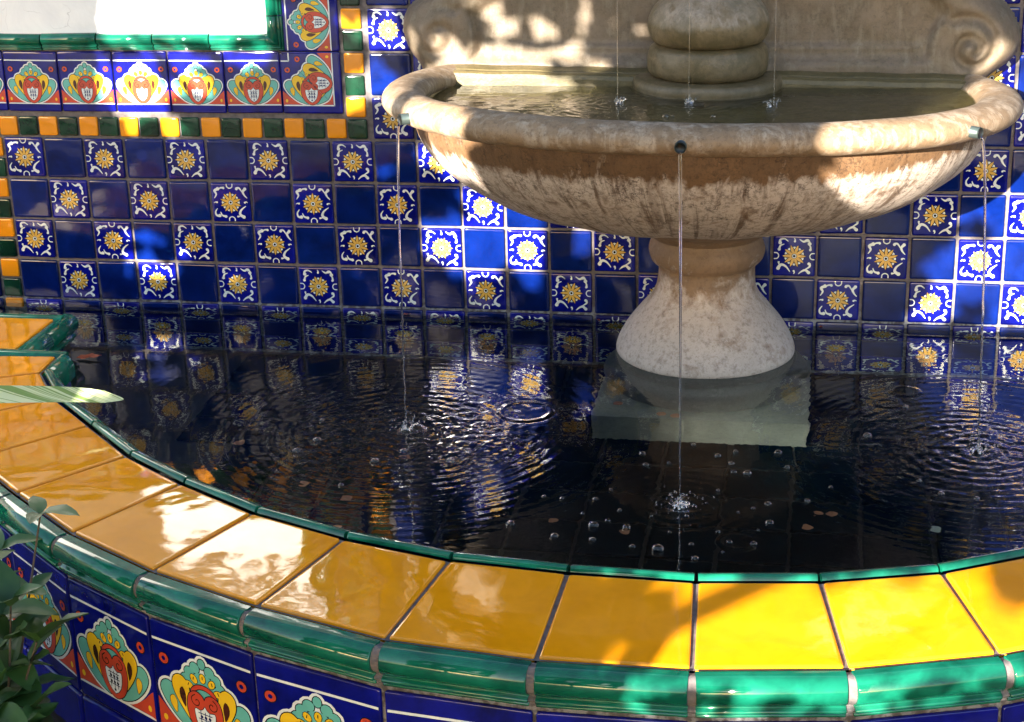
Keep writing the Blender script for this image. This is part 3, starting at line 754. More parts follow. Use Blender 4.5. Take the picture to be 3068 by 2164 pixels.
for c_, sg in ((cl, 1), (cr, -1)):
    gx = (X - c_[0]) * sg; gz = Z - c_[1]; rad = np.hypot(gx, gz) + 1e-9; th = np.arctan2(gz, gx)
    best = np.zeros_like(rad)
    for turn in range(0, 3):
        ph = (th - math.radians(50)) + 2 * PI * turn; ok = (ph > 0) & (ph < 2 * PI * 1.55)
        rs = .078 * np.exp(-.175 * ph); wd = .010 + .004 * (rs / .09)
        best = np.maximum(best, np.where(ok, np.exp(-((rad - rs) / wd) ** 2), 0))
        # each turn of the scroll steps down towards the groove outside it
        best = np.maximum(best, np.where(ok & (rad < rs), .0, 0))
    dep -= (.010 if sg > 0 else .019) * best * (rad < .13)
    dep += .012 * np.exp(-(rad / .022) ** 2)
    arc = ss(0, .3, th - math.radians(20)) if False else 0
dep += .0016 * np.sin(X * 37 + Z * 21) * np.sin(Z * 43 - X * 11) + rng.normal(0, .00025, dep.shape)
mb = MB(); nx, nz = X.shape
Vv = np.stack([X, -dep, Z], -1).reshape(-1, 3)
F = []
keep = s > -.009
for i in range(nx - 1):
    for j in range(nz - 1):
        if keep[i, j] or keep[i + 1, j] or keep[i, j + 1] or keep[i + 1, j + 1]:
            a = i * nz + j; F.append((a, a + nz, a + nz + 1, a + 1))
mb.add(Vv.tolist(), F, 0, True); fpart('back_plate', mb, [M['scroll']])
ux, uy = 1.883, -.2
mb = MB(); lathe(mb, smooth_prof([(.02, .17), (.168, .175), (.173, .185), (.174, .198), (.170, .207), (.160, .211), (.12, .213)], 4), ux, uy, 96, jit=.0008); fpart('urn_base', mb, [M['urn']])
mb = MB(); lathe(mb, smooth_prof([(.110, .210), (.128, .214), (.138, .226), (.1405, .245), (.139, .262), (.133, .278), (.118, .286), (.105, .288)], 5), ux, uy, 96, jit=.001); fpart('urn_collar', mb, [M['urn']])
mb = MB(); lathe(mb, smooth_prof([(.100, .286), (.122, .289), (.134, .302), (.140, .325), (.138, .345), (.127, .368), (.108, .388), (.088, .405), (.070, .43), (.058, .48), (.054, .56), (.054, .80)], 5), ux, uy, 96, jit=.0012); fpart('urn_vase', mb, [M['urn']])
# pedestal
px_, py_ = 1.884, -.195
pp = smooth_prof([(.235, -.100), (.215, -.128), (.165, -.150), (.134, -.172), (.130, -.178), (.137, -.195), (.139, -.212), (.133, -.232), (.120, -.246), (.117, -.252), (.116, -.262), (.1175, -.285), (.121, -.305), (.131, -.325), (.143, -.340), (.165, -.366), (.186, -.393), (.203, -.420), (.213, -.440), (.218, -.458), (.214, -.470), (.200, -.478)], 5)
mb = MB(); lathe(mb, pp, px_, py_, 120, jit=.001); fpart('pedestal', mb, [M['ped']])
mb = MB(); lathe(mb, smooth_prof([(.19, -.472), (.214, -.478), (.222, -.492), (.222, -.515), (.214, -.530), (.206, -.536), (.214, -.545), (.238, -.560), (.250, -.590), (.250, -.625), (.240, -.655), (.225, -.672), (.20, -.675)], 4), px_, py_, 110, jit=.001); fpart('pedestal_foot', mb, [M['foot']])
bm = bmesh.new(); bmesh.ops.create_cube(bm, size=1)
for v_ in bm.verts: v_.co = Vector((1.888 + v_.co.x * .505, -.262 + v_.co.y * .42, -.742 + v_.co.z * .145))
bmesh.ops.bevel(bm, geom=bm.edges[:], offset=.006, segments=2); bmesh.ops.subdivide_edges(bm, edges=[e for e in bm.edges if e.calc_length() > .3], cuts=14, use_grid_fill=True)
for v_ in bm.verts: v_.co += Vector((random.uniform(-.0012, .0012), random.uniform(-.0012, .0012), random.uniform(-.0008, .0008)))
me = bpy.data.meshes.new('plinth'); bm.to_mesh(me); bm.free(); me.materials.append(M['plinth']); fpart('plinth', me)
# spouts
def on_rim(y, side):
    c_ = min((q_ for q_ in pts if (q_[0] - CX) * side > 0), key=lambda q_: abs(q_[1] - y)); k = pts.index(c_); tv = (Vector(pts[k + 1]) - Vector(pts[k - 1])).normalized(); nn = Vector((-tv.y, tv.x))
    if nn.dot(Vector(c_) - Vector((CX, Y0))) < 0: nn = -nn
    return (c_[0] + nn.x * (RR - .002), c_[1] + nn.y * (RR - .002), zr(*c_) - .002), (nn.x, nn.y, 0)
SPOUT = [((1.893, -1.076, .244), (0, -1, 0)), on_rim(-.795, -1), on_rim(-.785, 1)]
for p, d in SPOUT:
    d = Vector(d).normalized(); p = Vector(p); mb = MB()
    tube(mb, [p - d * .03, p + d * .018, p + d * .020], [.0115, .0115, .0105], 20, 0)
    tube(mb, [p + d * .0195, p + d * .0208], [.0085, .0085], 20, 1)
    fpart('spout', mb, [M['pipe'], M['pipe_in']])
# ------------------------------------------------------------------ water
IMP = [(1.899, -1.122), (1.268, -.788), (2.492, -.778)]
def inside(px, py, poly):
    ins = np.zeros(px.shape, bool)
    for k in range(len(poly)):
        a, b = poly[k], poly[(k + 1) % len(poly)]; c = (a[1] > py) != (b[1] > py); dy = b[1] - a[1]
        ins ^= c & (px < a[0] + (py - a[1]) * (b[0] - a[0]) / (dy if abs(dy) > 1e-12 else 1e-12))
    return ins
def rip(x, y, cx, cy_, A, lam, L, r0=.01, ph=0):
    r_ = np.hypot(x - cx, y - cy_); return A * np.sin(2 * PI * r_ / lam + ph) * np.exp(-r_ / L) * (1 - np.exp(-(r_ / r0) ** 2))
def noise2(x, y, sc_, seed, n=24):
    q = np.random.default_rng(seed); h = 0 * x
    for _ in range(n):
        a = q.uniform(0, 2 * PI); k = 2 * PI / (sc_ * q.uniform(.7, 1.5)); h += np.sin(k * (x * math.cos(a) + y * math.sin(a)) + q.uniform(0, 6.28))
    return h / math.sqrt(n)
def sheet(name, poly, z, step, hf, mat, bounds):
    x0, x1, y0, y1 = bounds; xs = np.arange(x0, x1, step); ys = np.arange(y0, y1 + step, step); ys[-1] = y1; X, Y = np.meshgrid(xs, ys, indexing='ij')
    h = hf(X, Y); ins = inside(X, Y, poly); nx, ny = X.shape
    idx = np.arange(nx * ny).reshape(nx, ny); q = ins[:-1, :-1] | ins[1:, :-1] | ins[:-1, 1:] | ins[1:, 1:]
    F = np.stack([idx[:-1, :-1][q], idx[1:, :-1][q], idx[1:, 1:][q], idx[:-1, 1:][q]], -1)
    used = np.unique(F); mp = -np.ones(nx * ny, int); mp[used] = np.arange(len(used)); F = mp[F]
    co = np.stack([X, Y, z + h], -1).reshape(-1, 3)[used]
    me = bpy.data.meshes.new(name); me.vertices.add(len(co)); me.vertices.foreach_set('co', co.astype('f').ravel())
    me.loops.add(F.size); me.loops.foreach_set('vertex_index', F.ravel().astype('i')); me.polygons.add(len(F)); me.polygons.foreach_set('loop_start', np.arange(0, F.size, 4).astype('i'))
    me.polygons.foreach_set('use_smooth', np.ones(len(F), bool)); me.update(calc_edges=True); me.materials.append(mat)
    return link(name, me)
def pool_h(x, y):
    h = .00006 * noise2(x, y, .16, 1) + .000015 * noise2(x, y, .05, 2)
    for (cx, cy_), tu in zip(IMP, (.12, 1.0, 1.0)):
        h = h + rip(x, y, cx, cy_, .00065 * (.55 if tu < .5 else 1), .028, .22 if tu > .5 else .10, .02)
        r_ = np.hypot(x - cx, y - cy_); env = np.exp(-(r_ / (.24 if tu > .5 else .05)) ** 2)
        h = h + env * (.0007 * noise2(x, y, .042, int(cx * 100)) + .00040 * noise2(x, y, .024, int(cx * 100) + 3) + .0003 * noise2(x, y, .015, int(cx * 100) + 5)) * (.8 if tu > .5 else .8)
        h = h + .004 * np.exp(-(r_ / .007) ** 2) - .003 * np.exp(-((r_ - .014) / .006) ** 2)
    q = np.random.default_rng(5)
    for cx, cy_ in IMP[1:]:
        for _ in range(16):
            a = q.uniform(0, 6.28); rr = q.uniform(.05, .30); h = h + rip(x, y, cx + rr * math.cos(a), cy_ + rr * math.sin(a), .0004, .015, .028, .004, q.uniform(0, 6))
    for cx, cy_, r1, A in ((1.512, -.655, .058, .0011), (2.016, -1.264, .03, .0006), (2.045, -1.262, .018, .0005), (2.357, -.442, .03, .0008), (2.315, -.52, .025, .0007), (1.44, -.76, .03, .0008)):
        r_ = np.hypot(x - cx, y - cy_); h = h + A * np.exp(-((r_ - r1) / .005) ** 2) - .6 * A * np.exp(-((r_ - r1 - .010) / .006) ** 2) + .3 * A * np.sin(2 * PI * (r_ - r1) / .012) * np.exp(-np.abs(r_ - r1) / .03) * (r_ > r1)
        if r1 > .05: ins = ss(r1 - .004, r1 - .015, r_) if False else None
    return h
pin = shift(inner, -.012)[::-1]
poly = [(-.55, .0), (-.55, -.40), (.27, -.40), (.27, -.70), (.40, -.70)] + [p for p in pin[1:]] + [(3.3, -1.1), (3.3, .0)]
wt = sheet('pool_water', poly, ZW, .0045, pool_h, M['water'], (-.5, 3.2, -1.66, .0)); wt['kind'] = 'structure'
DR = [(1.698, -.420), (1.856, -.412), (2.043, -.430)]
def bowl_h(x, y):
    h = .00022 * noise2(x, y, .06, 8) + .00012 * noise2(x, y, .025, 9)
    for cx, cy_ in DR: h = h + rip(x, y, cx, cy_, .0007, .022, .12, .01)
    return h
bp_ = plan(1, .03, n=120)
bw = sheet('bowl_water', bp_, .186, .005, bowl_h, M['bwater'], (1.20, 2.56, -1.06, -.218)); bw['kind'] = 'structure'
# streams falling from the spouts
def stream(name, p0, p1, r0, r1, wob, lab, thr=0):
    p0 = Vector(p0); p1 = Vector(p1); n = 120; pts, rad = [], []; q = random.Random(int(p0.x * 100))
    for k in range(n + 1):
        f = k / n; g = math.sqrt(f); x = p0.x + (p1.x - p0.x) * g; y = p0.y + (p1.y - p0.y) * g; z = p0.z + (p1.z - p0.z) * f
        amp = wob * max(0, f - .15)
        pts.append((x + amp * .6 * math.sin(f * 60) * q.uniform(.3, 1), y, z)); rad.append(max(.0004, (r0 * (1 - f) + r1 * f) * (1 + (amp * 260) * q.uniform(-.5, .8))))
    mb = MB(); tube(mb, pts, rad, 10); o = link(name, mb.mesh(name, [M['clear']])); tag(o, lab, 'water stream'); return o
stream('water_stream', (1.893, -1.098, .236), (1.899, -1.125, ZW), .0032, .0011, .0006, 'clear water stream falling from the middle spout straight into the pool')
stream('water_stream', tuple(Vector(SPOUT[1][0]) + Vector(SPOUT[1][1]) * .021 - Vector((0, 0, .008))), (1.268, -.790, ZW), .0024, .0016, .0030, 'sparkling water stream falling from the left spout in front of the flower tiles')
stream('water_stream', tuple(Vector(SPOUT[2][0]) + Vector(SPOUT[2][1]) * .021 - Vector((0, 0, .008))), (2.492, -.780, ZW), .0028, .0017, .0026, 'sparkling water stream falling from the right spout beside the pedestal')
for (x, y), lab in zip(DR, ('thin drip of water falling left of the urn into the bowl', 'thin drip of water falling down the front of the urn', 'thin drip of water falling right of the urn into the bowl')):
    stream('water_drip', (x, y, .84), (x, y, .187), .0010, .0007, .0004, lab)
# splashes
def splash(cx, cy_, z, n, R, rmax, lab, cat='splash'):
    mb = MB(); q = random.Random(int(cx * 1000))
    for _ in range(n):
        a = q.uniform(0, 6.28); rr = R * abs(q.gauss(0, .6)); h = abs(q.gauss(0, .5)) * R * .6; r_ = q.uniform(.25, 1) * rmax
        bmq = smooth_prof([(0.0001, -1), (.7, -.7), (1, 0), (.7, .7), (.0001, 1)], 1)
        lathe(mb, [(a_ * r_, z + h + b_ * r_ * 1.4 + .002) for a_, b_ in bmq], cx + rr * math.cos(a), cy_ + rr * math.sin(a), 6)
    for _ in range(int(n * .25)):
        a = q.uniform(0, 6.28); R0 = q.uniform(.004, .014); L = q.uniform(.006, .018)
        p = [(cx + (R0 + t * L * .6) * math.cos(a), cy_ + (R0 + t * L * .6) * math.sin(a), z + t * L * (1.6 - t)) for t in (0, .3, .6, 1)]
        tube(mb, p, [.0022, .0016, .0011, .0014], 6)
    o = link('water_splash', mb.mesh('water_splash', [M['clear']])); tag(o, lab, cat, kind='stuff')
splash(1.899, -1.122, ZW, 90, .045, .0022, 'bright droplets splashing where the middle stream meets the pool')
splash(1.268, -.788, ZW, 70, .055, .0022, 'droplets splashing where the left stream meets the pool')
splash(2.492, -.778, ZW, 70, .055, .0022, 'droplets splashing where the right stream meets the pool')
for (x, y), lab in zip(DR, ('small splash in the bowl left of the urn', 'small splash in the bowl in front of the urn', 'small splash in the bowl right of the urn')): splash(x, y, .187, 26, .022, .0020, lab)
# bubbles
BUB=[(1.582,-1.243,8),(1.674,-1.285,7),(1.742,-1.232,9),(1.766,-1.205,5),(1.806,-1.232,7),(1.748,-1.292,6),(1.826,-1.311,5),(1.874,-1.318,10),(1.945,-1.347,6),(1.934,-1.287,4),(1.98,-1.229,4),(2.004,-1.271,5),(2.049,-1.273,6),(2.075,-1.181,7),(2.069,-1.094,6),(2.041,-1.116,4),(2.013,-1.136,3),(1.968,-1.04,4),(1.994,-0.944,5),(2.102,-0.909,5),(2.145,-1.069,5),(1.714,-1.177,4),(1.784,-1.154,4),(1.799,-0.872,6),(1.812,-0.93,6),(1.957,-0.866,6),(1.993,-0.839,5),(2.022,-0.952,8),(2.081,-0.836,7),(1.403,-0.956,9),(1.43,-0.901,7),(1.243,-0.974,8),(1.292,-0.916,8),(1.062,-0.941,9),(1.088,-0.876,8),(1.067,-0.762,6),(1.054,-0.798,4),(1.204,-1.1,5),(1.902,-0.812,5),(2.267,-0.723,8),(2.353,-0.545,6),(1.987,-0.903,6),(1.663,-1.113,4),(1.626,-1.107,4),(1.859,-0.913,4),(2.19,-0.999,4),(1.73,-1.11,5),(1.95,-1.102,3),(1.755,-1.06,4),(1.888,-1.24,3),(1.848,-1.175,3),(1.994,-1.313,3),(2.055,-1.211,3),(1.916,-1.167,4),(2.405,-1.007,6),(2.472,-1.021,5),(2.365,-0.947,5)]
BL = []
def bubble_mesh(r):
    mb = MB(); pr_ = [(r * math.sin(a), r * .72 * math.cos(a)) for a in np.linspace(.02, 2.2, 12)]
    lathe(mb, pr_[::-1], 0, 0, 18); ri = r * .90
    lathe(mb, [(ri * math.sin(a), ri * .72 * math.cos(a)) for a in np.linspace(.02, 2.2, 12)], 0, 0, 18)
    return mb.mesh('bubble', [M['clear']])
bubc = {}
for x, y, r_ in BUB:
    where = 'near the middle stream' if math.hypot(x - 1.899, y + 1.097) < .16 else 'near the front coping' if y < -1.14 else 'left of the pedestal' if x < 1.64 else 'to the right of the pedestal' if x > 2.15 else 'in front of the submerged plinth'
    size = 'large' if r_ >= 7 else 'medium' if r_ >= 5 else 'tiny'
    if r_ not in bubc: bubc[r_] = bubble_mesh(r_ * .0012)
    o = link('bubble', bubc[r_], None, (x, y, ZW + r_ * .0003)); BL.append((o, size, where, x, y))
from collections import defaultdict
bg_ = defaultdict(list)
for b_ in BL: bg_[(b_[1], b_[2])].append(b_)
for (size, where), l_ in bg_.items():
    if len(l_) <= 3:
        l_.sort(key=lambda b_: b_[3]); nm = {1: ['only'], 2: ['left one of the two', 'right one of the two'], 3: ['leftmost of the three', 'middle one of the three', 'rightmost of the three']}[len(l_)]
        for b_, n_ in zip(l_, nm): tag(b_[0], f'{n_} {size} clear air bubbles floating {where}' if n_ != 'only' else f'the only {size} clear air bubble floating on the pool {where}', 'bubble', f'{size} bubbles on the pool {where}')
    else:
        for b_ in l_: tag(b_[0], f'{size} clear air bubble floating on the dark pool {where}', 'bubble', f'{size} bubbles on the pool {where}')
for k in range(26):
    x, y = random.uniform(1.30, 2.35), random.uniform(-.86, -.55)
    if abs(x - 1.6) > .35 and y < -.75: continue
    o = link('bubble', bubble_mesh(random.uniform(.003, .006)) if k < 4 else bubc[random.choice((4, 5, 6, 7))], None, (x, y, .188)); tag(o, 'small clear air bubble floating on the water of the stone bowl', 'bubble', 'bubbles floating in the stone bowl')
# coins
COIN=[(1.139,-0.857,1),(1.2,-0.838,1),(1.156,-0.995,1),(1.025,-0.802,1),(2.169,-0.808,1),(2.197,-0.809,1),(2.41,-0.86,2),(1.768,-0.94,1),(1.611,-0.907,1),(2.147,-0.877,1),(1.22,-0.622,1),(0.81,-0.596,1)]
def coin_mesh(mat, r):
    mb = MB(); lathe(mb, [(.0001, 0), (r * .96, 0), (r, .0004), (r, .0014), (r * .96, .0018), (r * .85, .0015), (.0001, .0015)], 0, 0, 20); return mb.mesh('coin', [mat])
c1, c2 = coin_mesh(M['coin'], .0115), coin_mesh(M['coin2'], .012)
ORD = ['leftmost', 'second', 'third', 'fourth', 'fifth', 'sixth', 'seventh', 'eighth', 'ninth', 'tenth', 'rightmost']; CS = sorted(c_[0] for c_ in COIN if c_[2] == 1)
for x, y, t in COIN:
    o = link('coin', c1 if t == 1 else c2, None, (x, y, -.8045)); o.rotation_euler = (random.gauss(0, .05), random.gauss(0, .05), random.uniform(0, 6))
    if t == 1: tag(o, ('dull copper coin on the dark pool floor, ' + ORD[CS.index(x)] + ('' if CS.index(x) in (0, 10) else ' from the left') + ' of the eleven'), 'coin', 'copper coins on the pool floor')
    else: tag(o, 'pale silvery coin lying on the dark pool floor at the right', 'coin')
for (x, y), lab in zip([(1.691, -.39), (1.799, -.445), (1.833, -.452)], ('copper coin lying alone at the left of the submerged plinth', 'left of the pair of copper coins at the front of the submerged plinth', 'right of the pair of copper coins at the front of the submerged plinth')):
    o = link('coin', c1, None, (x, y, -.6685)); tag(o, lab, 'coin')
# floating fallen leaves
def leaf_mesh(L, W_, mat, fold=.25, curl=.25, n=7, name='leaf', tip=1.0):
    mb = MB(); V = []
    for k in range(n + 1):
        f = k / n; w_ = W_ * (math.sin(PI * f ** .8) ** .75 if 0 < f < 1 else 0) * .5 + (.0008 if f < .99 else 0); z = -curl * L * f * f
        for s_ in (-1, -.5, 0, .5, 1): V.append((L * f, s_ * w_, z + abs(s_) * w_ * fold + .0015 * math.sin(f * 14) * abs(s_)))
    F = []
    for k in range(n):
        for j in range(4): a = k * 5 + j; F.append((a, a + 5, a + 6, a + 1))
    mb.add(V, F, 0, True); return mb.mesh(name, [mat])
fl1 = leaf_mesh(.05, .018, M['deadleaf'], .3, -.1)
for x, y, z, rz, s_, lab in ((.335, -.425, ZW + .003, .1, 1.3, 'red brown fallen leaf floating near the left corner of the pool'), (1.075, -.012, ZW + .002, .4, .5, 'small red leaf scrap floating against the wall left of the pedestal'), (1.60, -.018, ZW + .002, 2.2, .4, 'tiny red leaf scrap at the waterline beside the left of the pedestal'), (2.16, -.016, ZW + .002, 1.0, .35, 'tiny red leaf scrap at the waterline right of the pedestal'), (1.935, -.43, -.600, 1.2, .35, 'tiny orange leaf scrap lying on the submerged pedestal foot')):
    o = link('fallen_leaf', fl1, None, (x, y, z)); o.rotation_euler = (.1, 0, rz); o.scale = (s_,) * 3; tag(o, lab, 'fallen leaf')
# ------------------------------------------------------------------ plants
lm = [leaf_mesh(L, W_, M['leaf'], f, c) for L, W_, f, c in ((.085, .042, .35, .25), (.070, .034, .45, .40), (.055, .026, .3, .15), (.095, .050, .25, .35))]
def shrub(base, tips, lab, seed):
    q = random.Random(seed); r_ = empty('leafy_shrub', base); tag(r_, lab, 'shrub'); b = Vector(base)
    for tip, sc_, nl in tips:
        t = Vector(tip); mid = (b + t) / 2 + Vector((q.uniform(-.03, .03), q.uniform(-.03, .03), .0)); pts = []
        for k in range(9):
            f = k / 8; p = b * (1 - f) ** 2 + mid * 2 * f * (1 - f) + t * f * f; pts.append(p - b)
        mb = MB(); tube(mb, pts, [.0035 * (1 - .06 * k) for k in range(9)], 6); link('stem', mb.mesh('stem', [M['bark']]), r_)
        for k in range(nl + 4):
            f = 1 - .34 * (k // 3) / max(1, nl / 3 - 1) if nl > 3 else 1; p = b * (1 - f) ** 2 + mid * 2 * f * (1 - f) + t * f * f - b
            o = link('leaf', q.choice(lm), r_, p); o.rotation_euler = (q.uniform(-.4, .4), q.uniform(-.75, .25) if k > 3 else q.uniform(-1.2, -.3), k * 2.4 + q.uniform(-.3, .3)); s_ = sc_ * q.uniform(.9, 1.65); o.scale = (s_,) * 3
shrub((.74, -1.80, -.83), [((.826, -1.66, -.290), .55, 7), ((.800, -1.76, -.42), 1.0, 10), ((.850, -1.78, -.475), 1.0, 11), ((.765, -1.74, -.455), 1.0, 9)], 'broad leaved green shrub growing up against the painted fascia at the lower left', 11)
shrub((.70, -1.90, -.83), [((.800, -1.85, -.535), .95, 10), ((.855, -1.83, -.575), .9, 10), ((.77, -1.88, -.60), 1.0, 9), ((.835, -1.86, -.665), .9, 10), ((.72, -1.84, -.50), 1.0, 9)], 'lower green shrub with rosettes of leaves in front of the dark base tiles', 12)
shrub((.62, -1.62, -.83), [((.705, -1.60, -.40), .8, 9), ((.66, -1.66, -.50), 1.0, 10), ((.72, -1.66, -.56), .9, 10), ((.66, -1.72, -.66), 1.0, 10)], 'shaded green shrub furthest left beside the pool surround', 13)
# long striped blade
mb = MB(); ctr = [(-.35, -1.36, -.40), (-.10, -1.27, -.31), (.15, -1.20, -.285), (.35, -1.158, -.285), (.50, -1.118, -.292), (.585, -1.088, -.300), (.64, -1.064, -.308), (.685, -1.048, -.316), (.722, -1.034, -.323)]
wd = [.036, .040, .042, .042, .040, .037, .034, .028, .003]; V = []; Pp = smooth_prof([(0, 0), (1, 1)], 1)
cc = []
for i in range(len(ctr) - 1):
    p0, p1, p2, p3 = (Vector(ctr[min(max(i + k, 0), len(ctr) - 1)]) for k in (-1, 0, 1, 2))
    for k in range(6):
        t = k / 6; cc.append((.5 * ((2 * p1) + (p2 - p0) * t + (2 * p0 - 5 * p1 + 4 * p2 - p3) * t * t + (3 * p1 - p0 - 3 * p2 + p3) * t ** 3), wd[i] * (1 - t) + wd[i + 1] * t))
cc.append((Vector(ctr[-1]), wd[-1]))
for i, (p, w_) in enumerate(cc):
    t = (cc[min(i + 1, len(cc) - 1)][0] - cc[max(i - 1, 0)][0]).normalized(); side = Vector((-t.y, t.x, 0)).normalized()
    for s_ in (-1, -.6, -.2, .2, .6, 1): V.append(p + side * (w_ * .5 * s_) + Vector((0, 0, .10 * abs(s_) * w_ + .30 * s_ * w_)))
mb.add(V, [f for f in grid_faces(len(cc), 6)], 0, True)
o = link('long_striped_leaf', mb.mesh('long_striped_leaf', [M['blade']])); tag(o, 'long striped green blade leaf over the yellow coping with its tip in the sun', 'leaf')
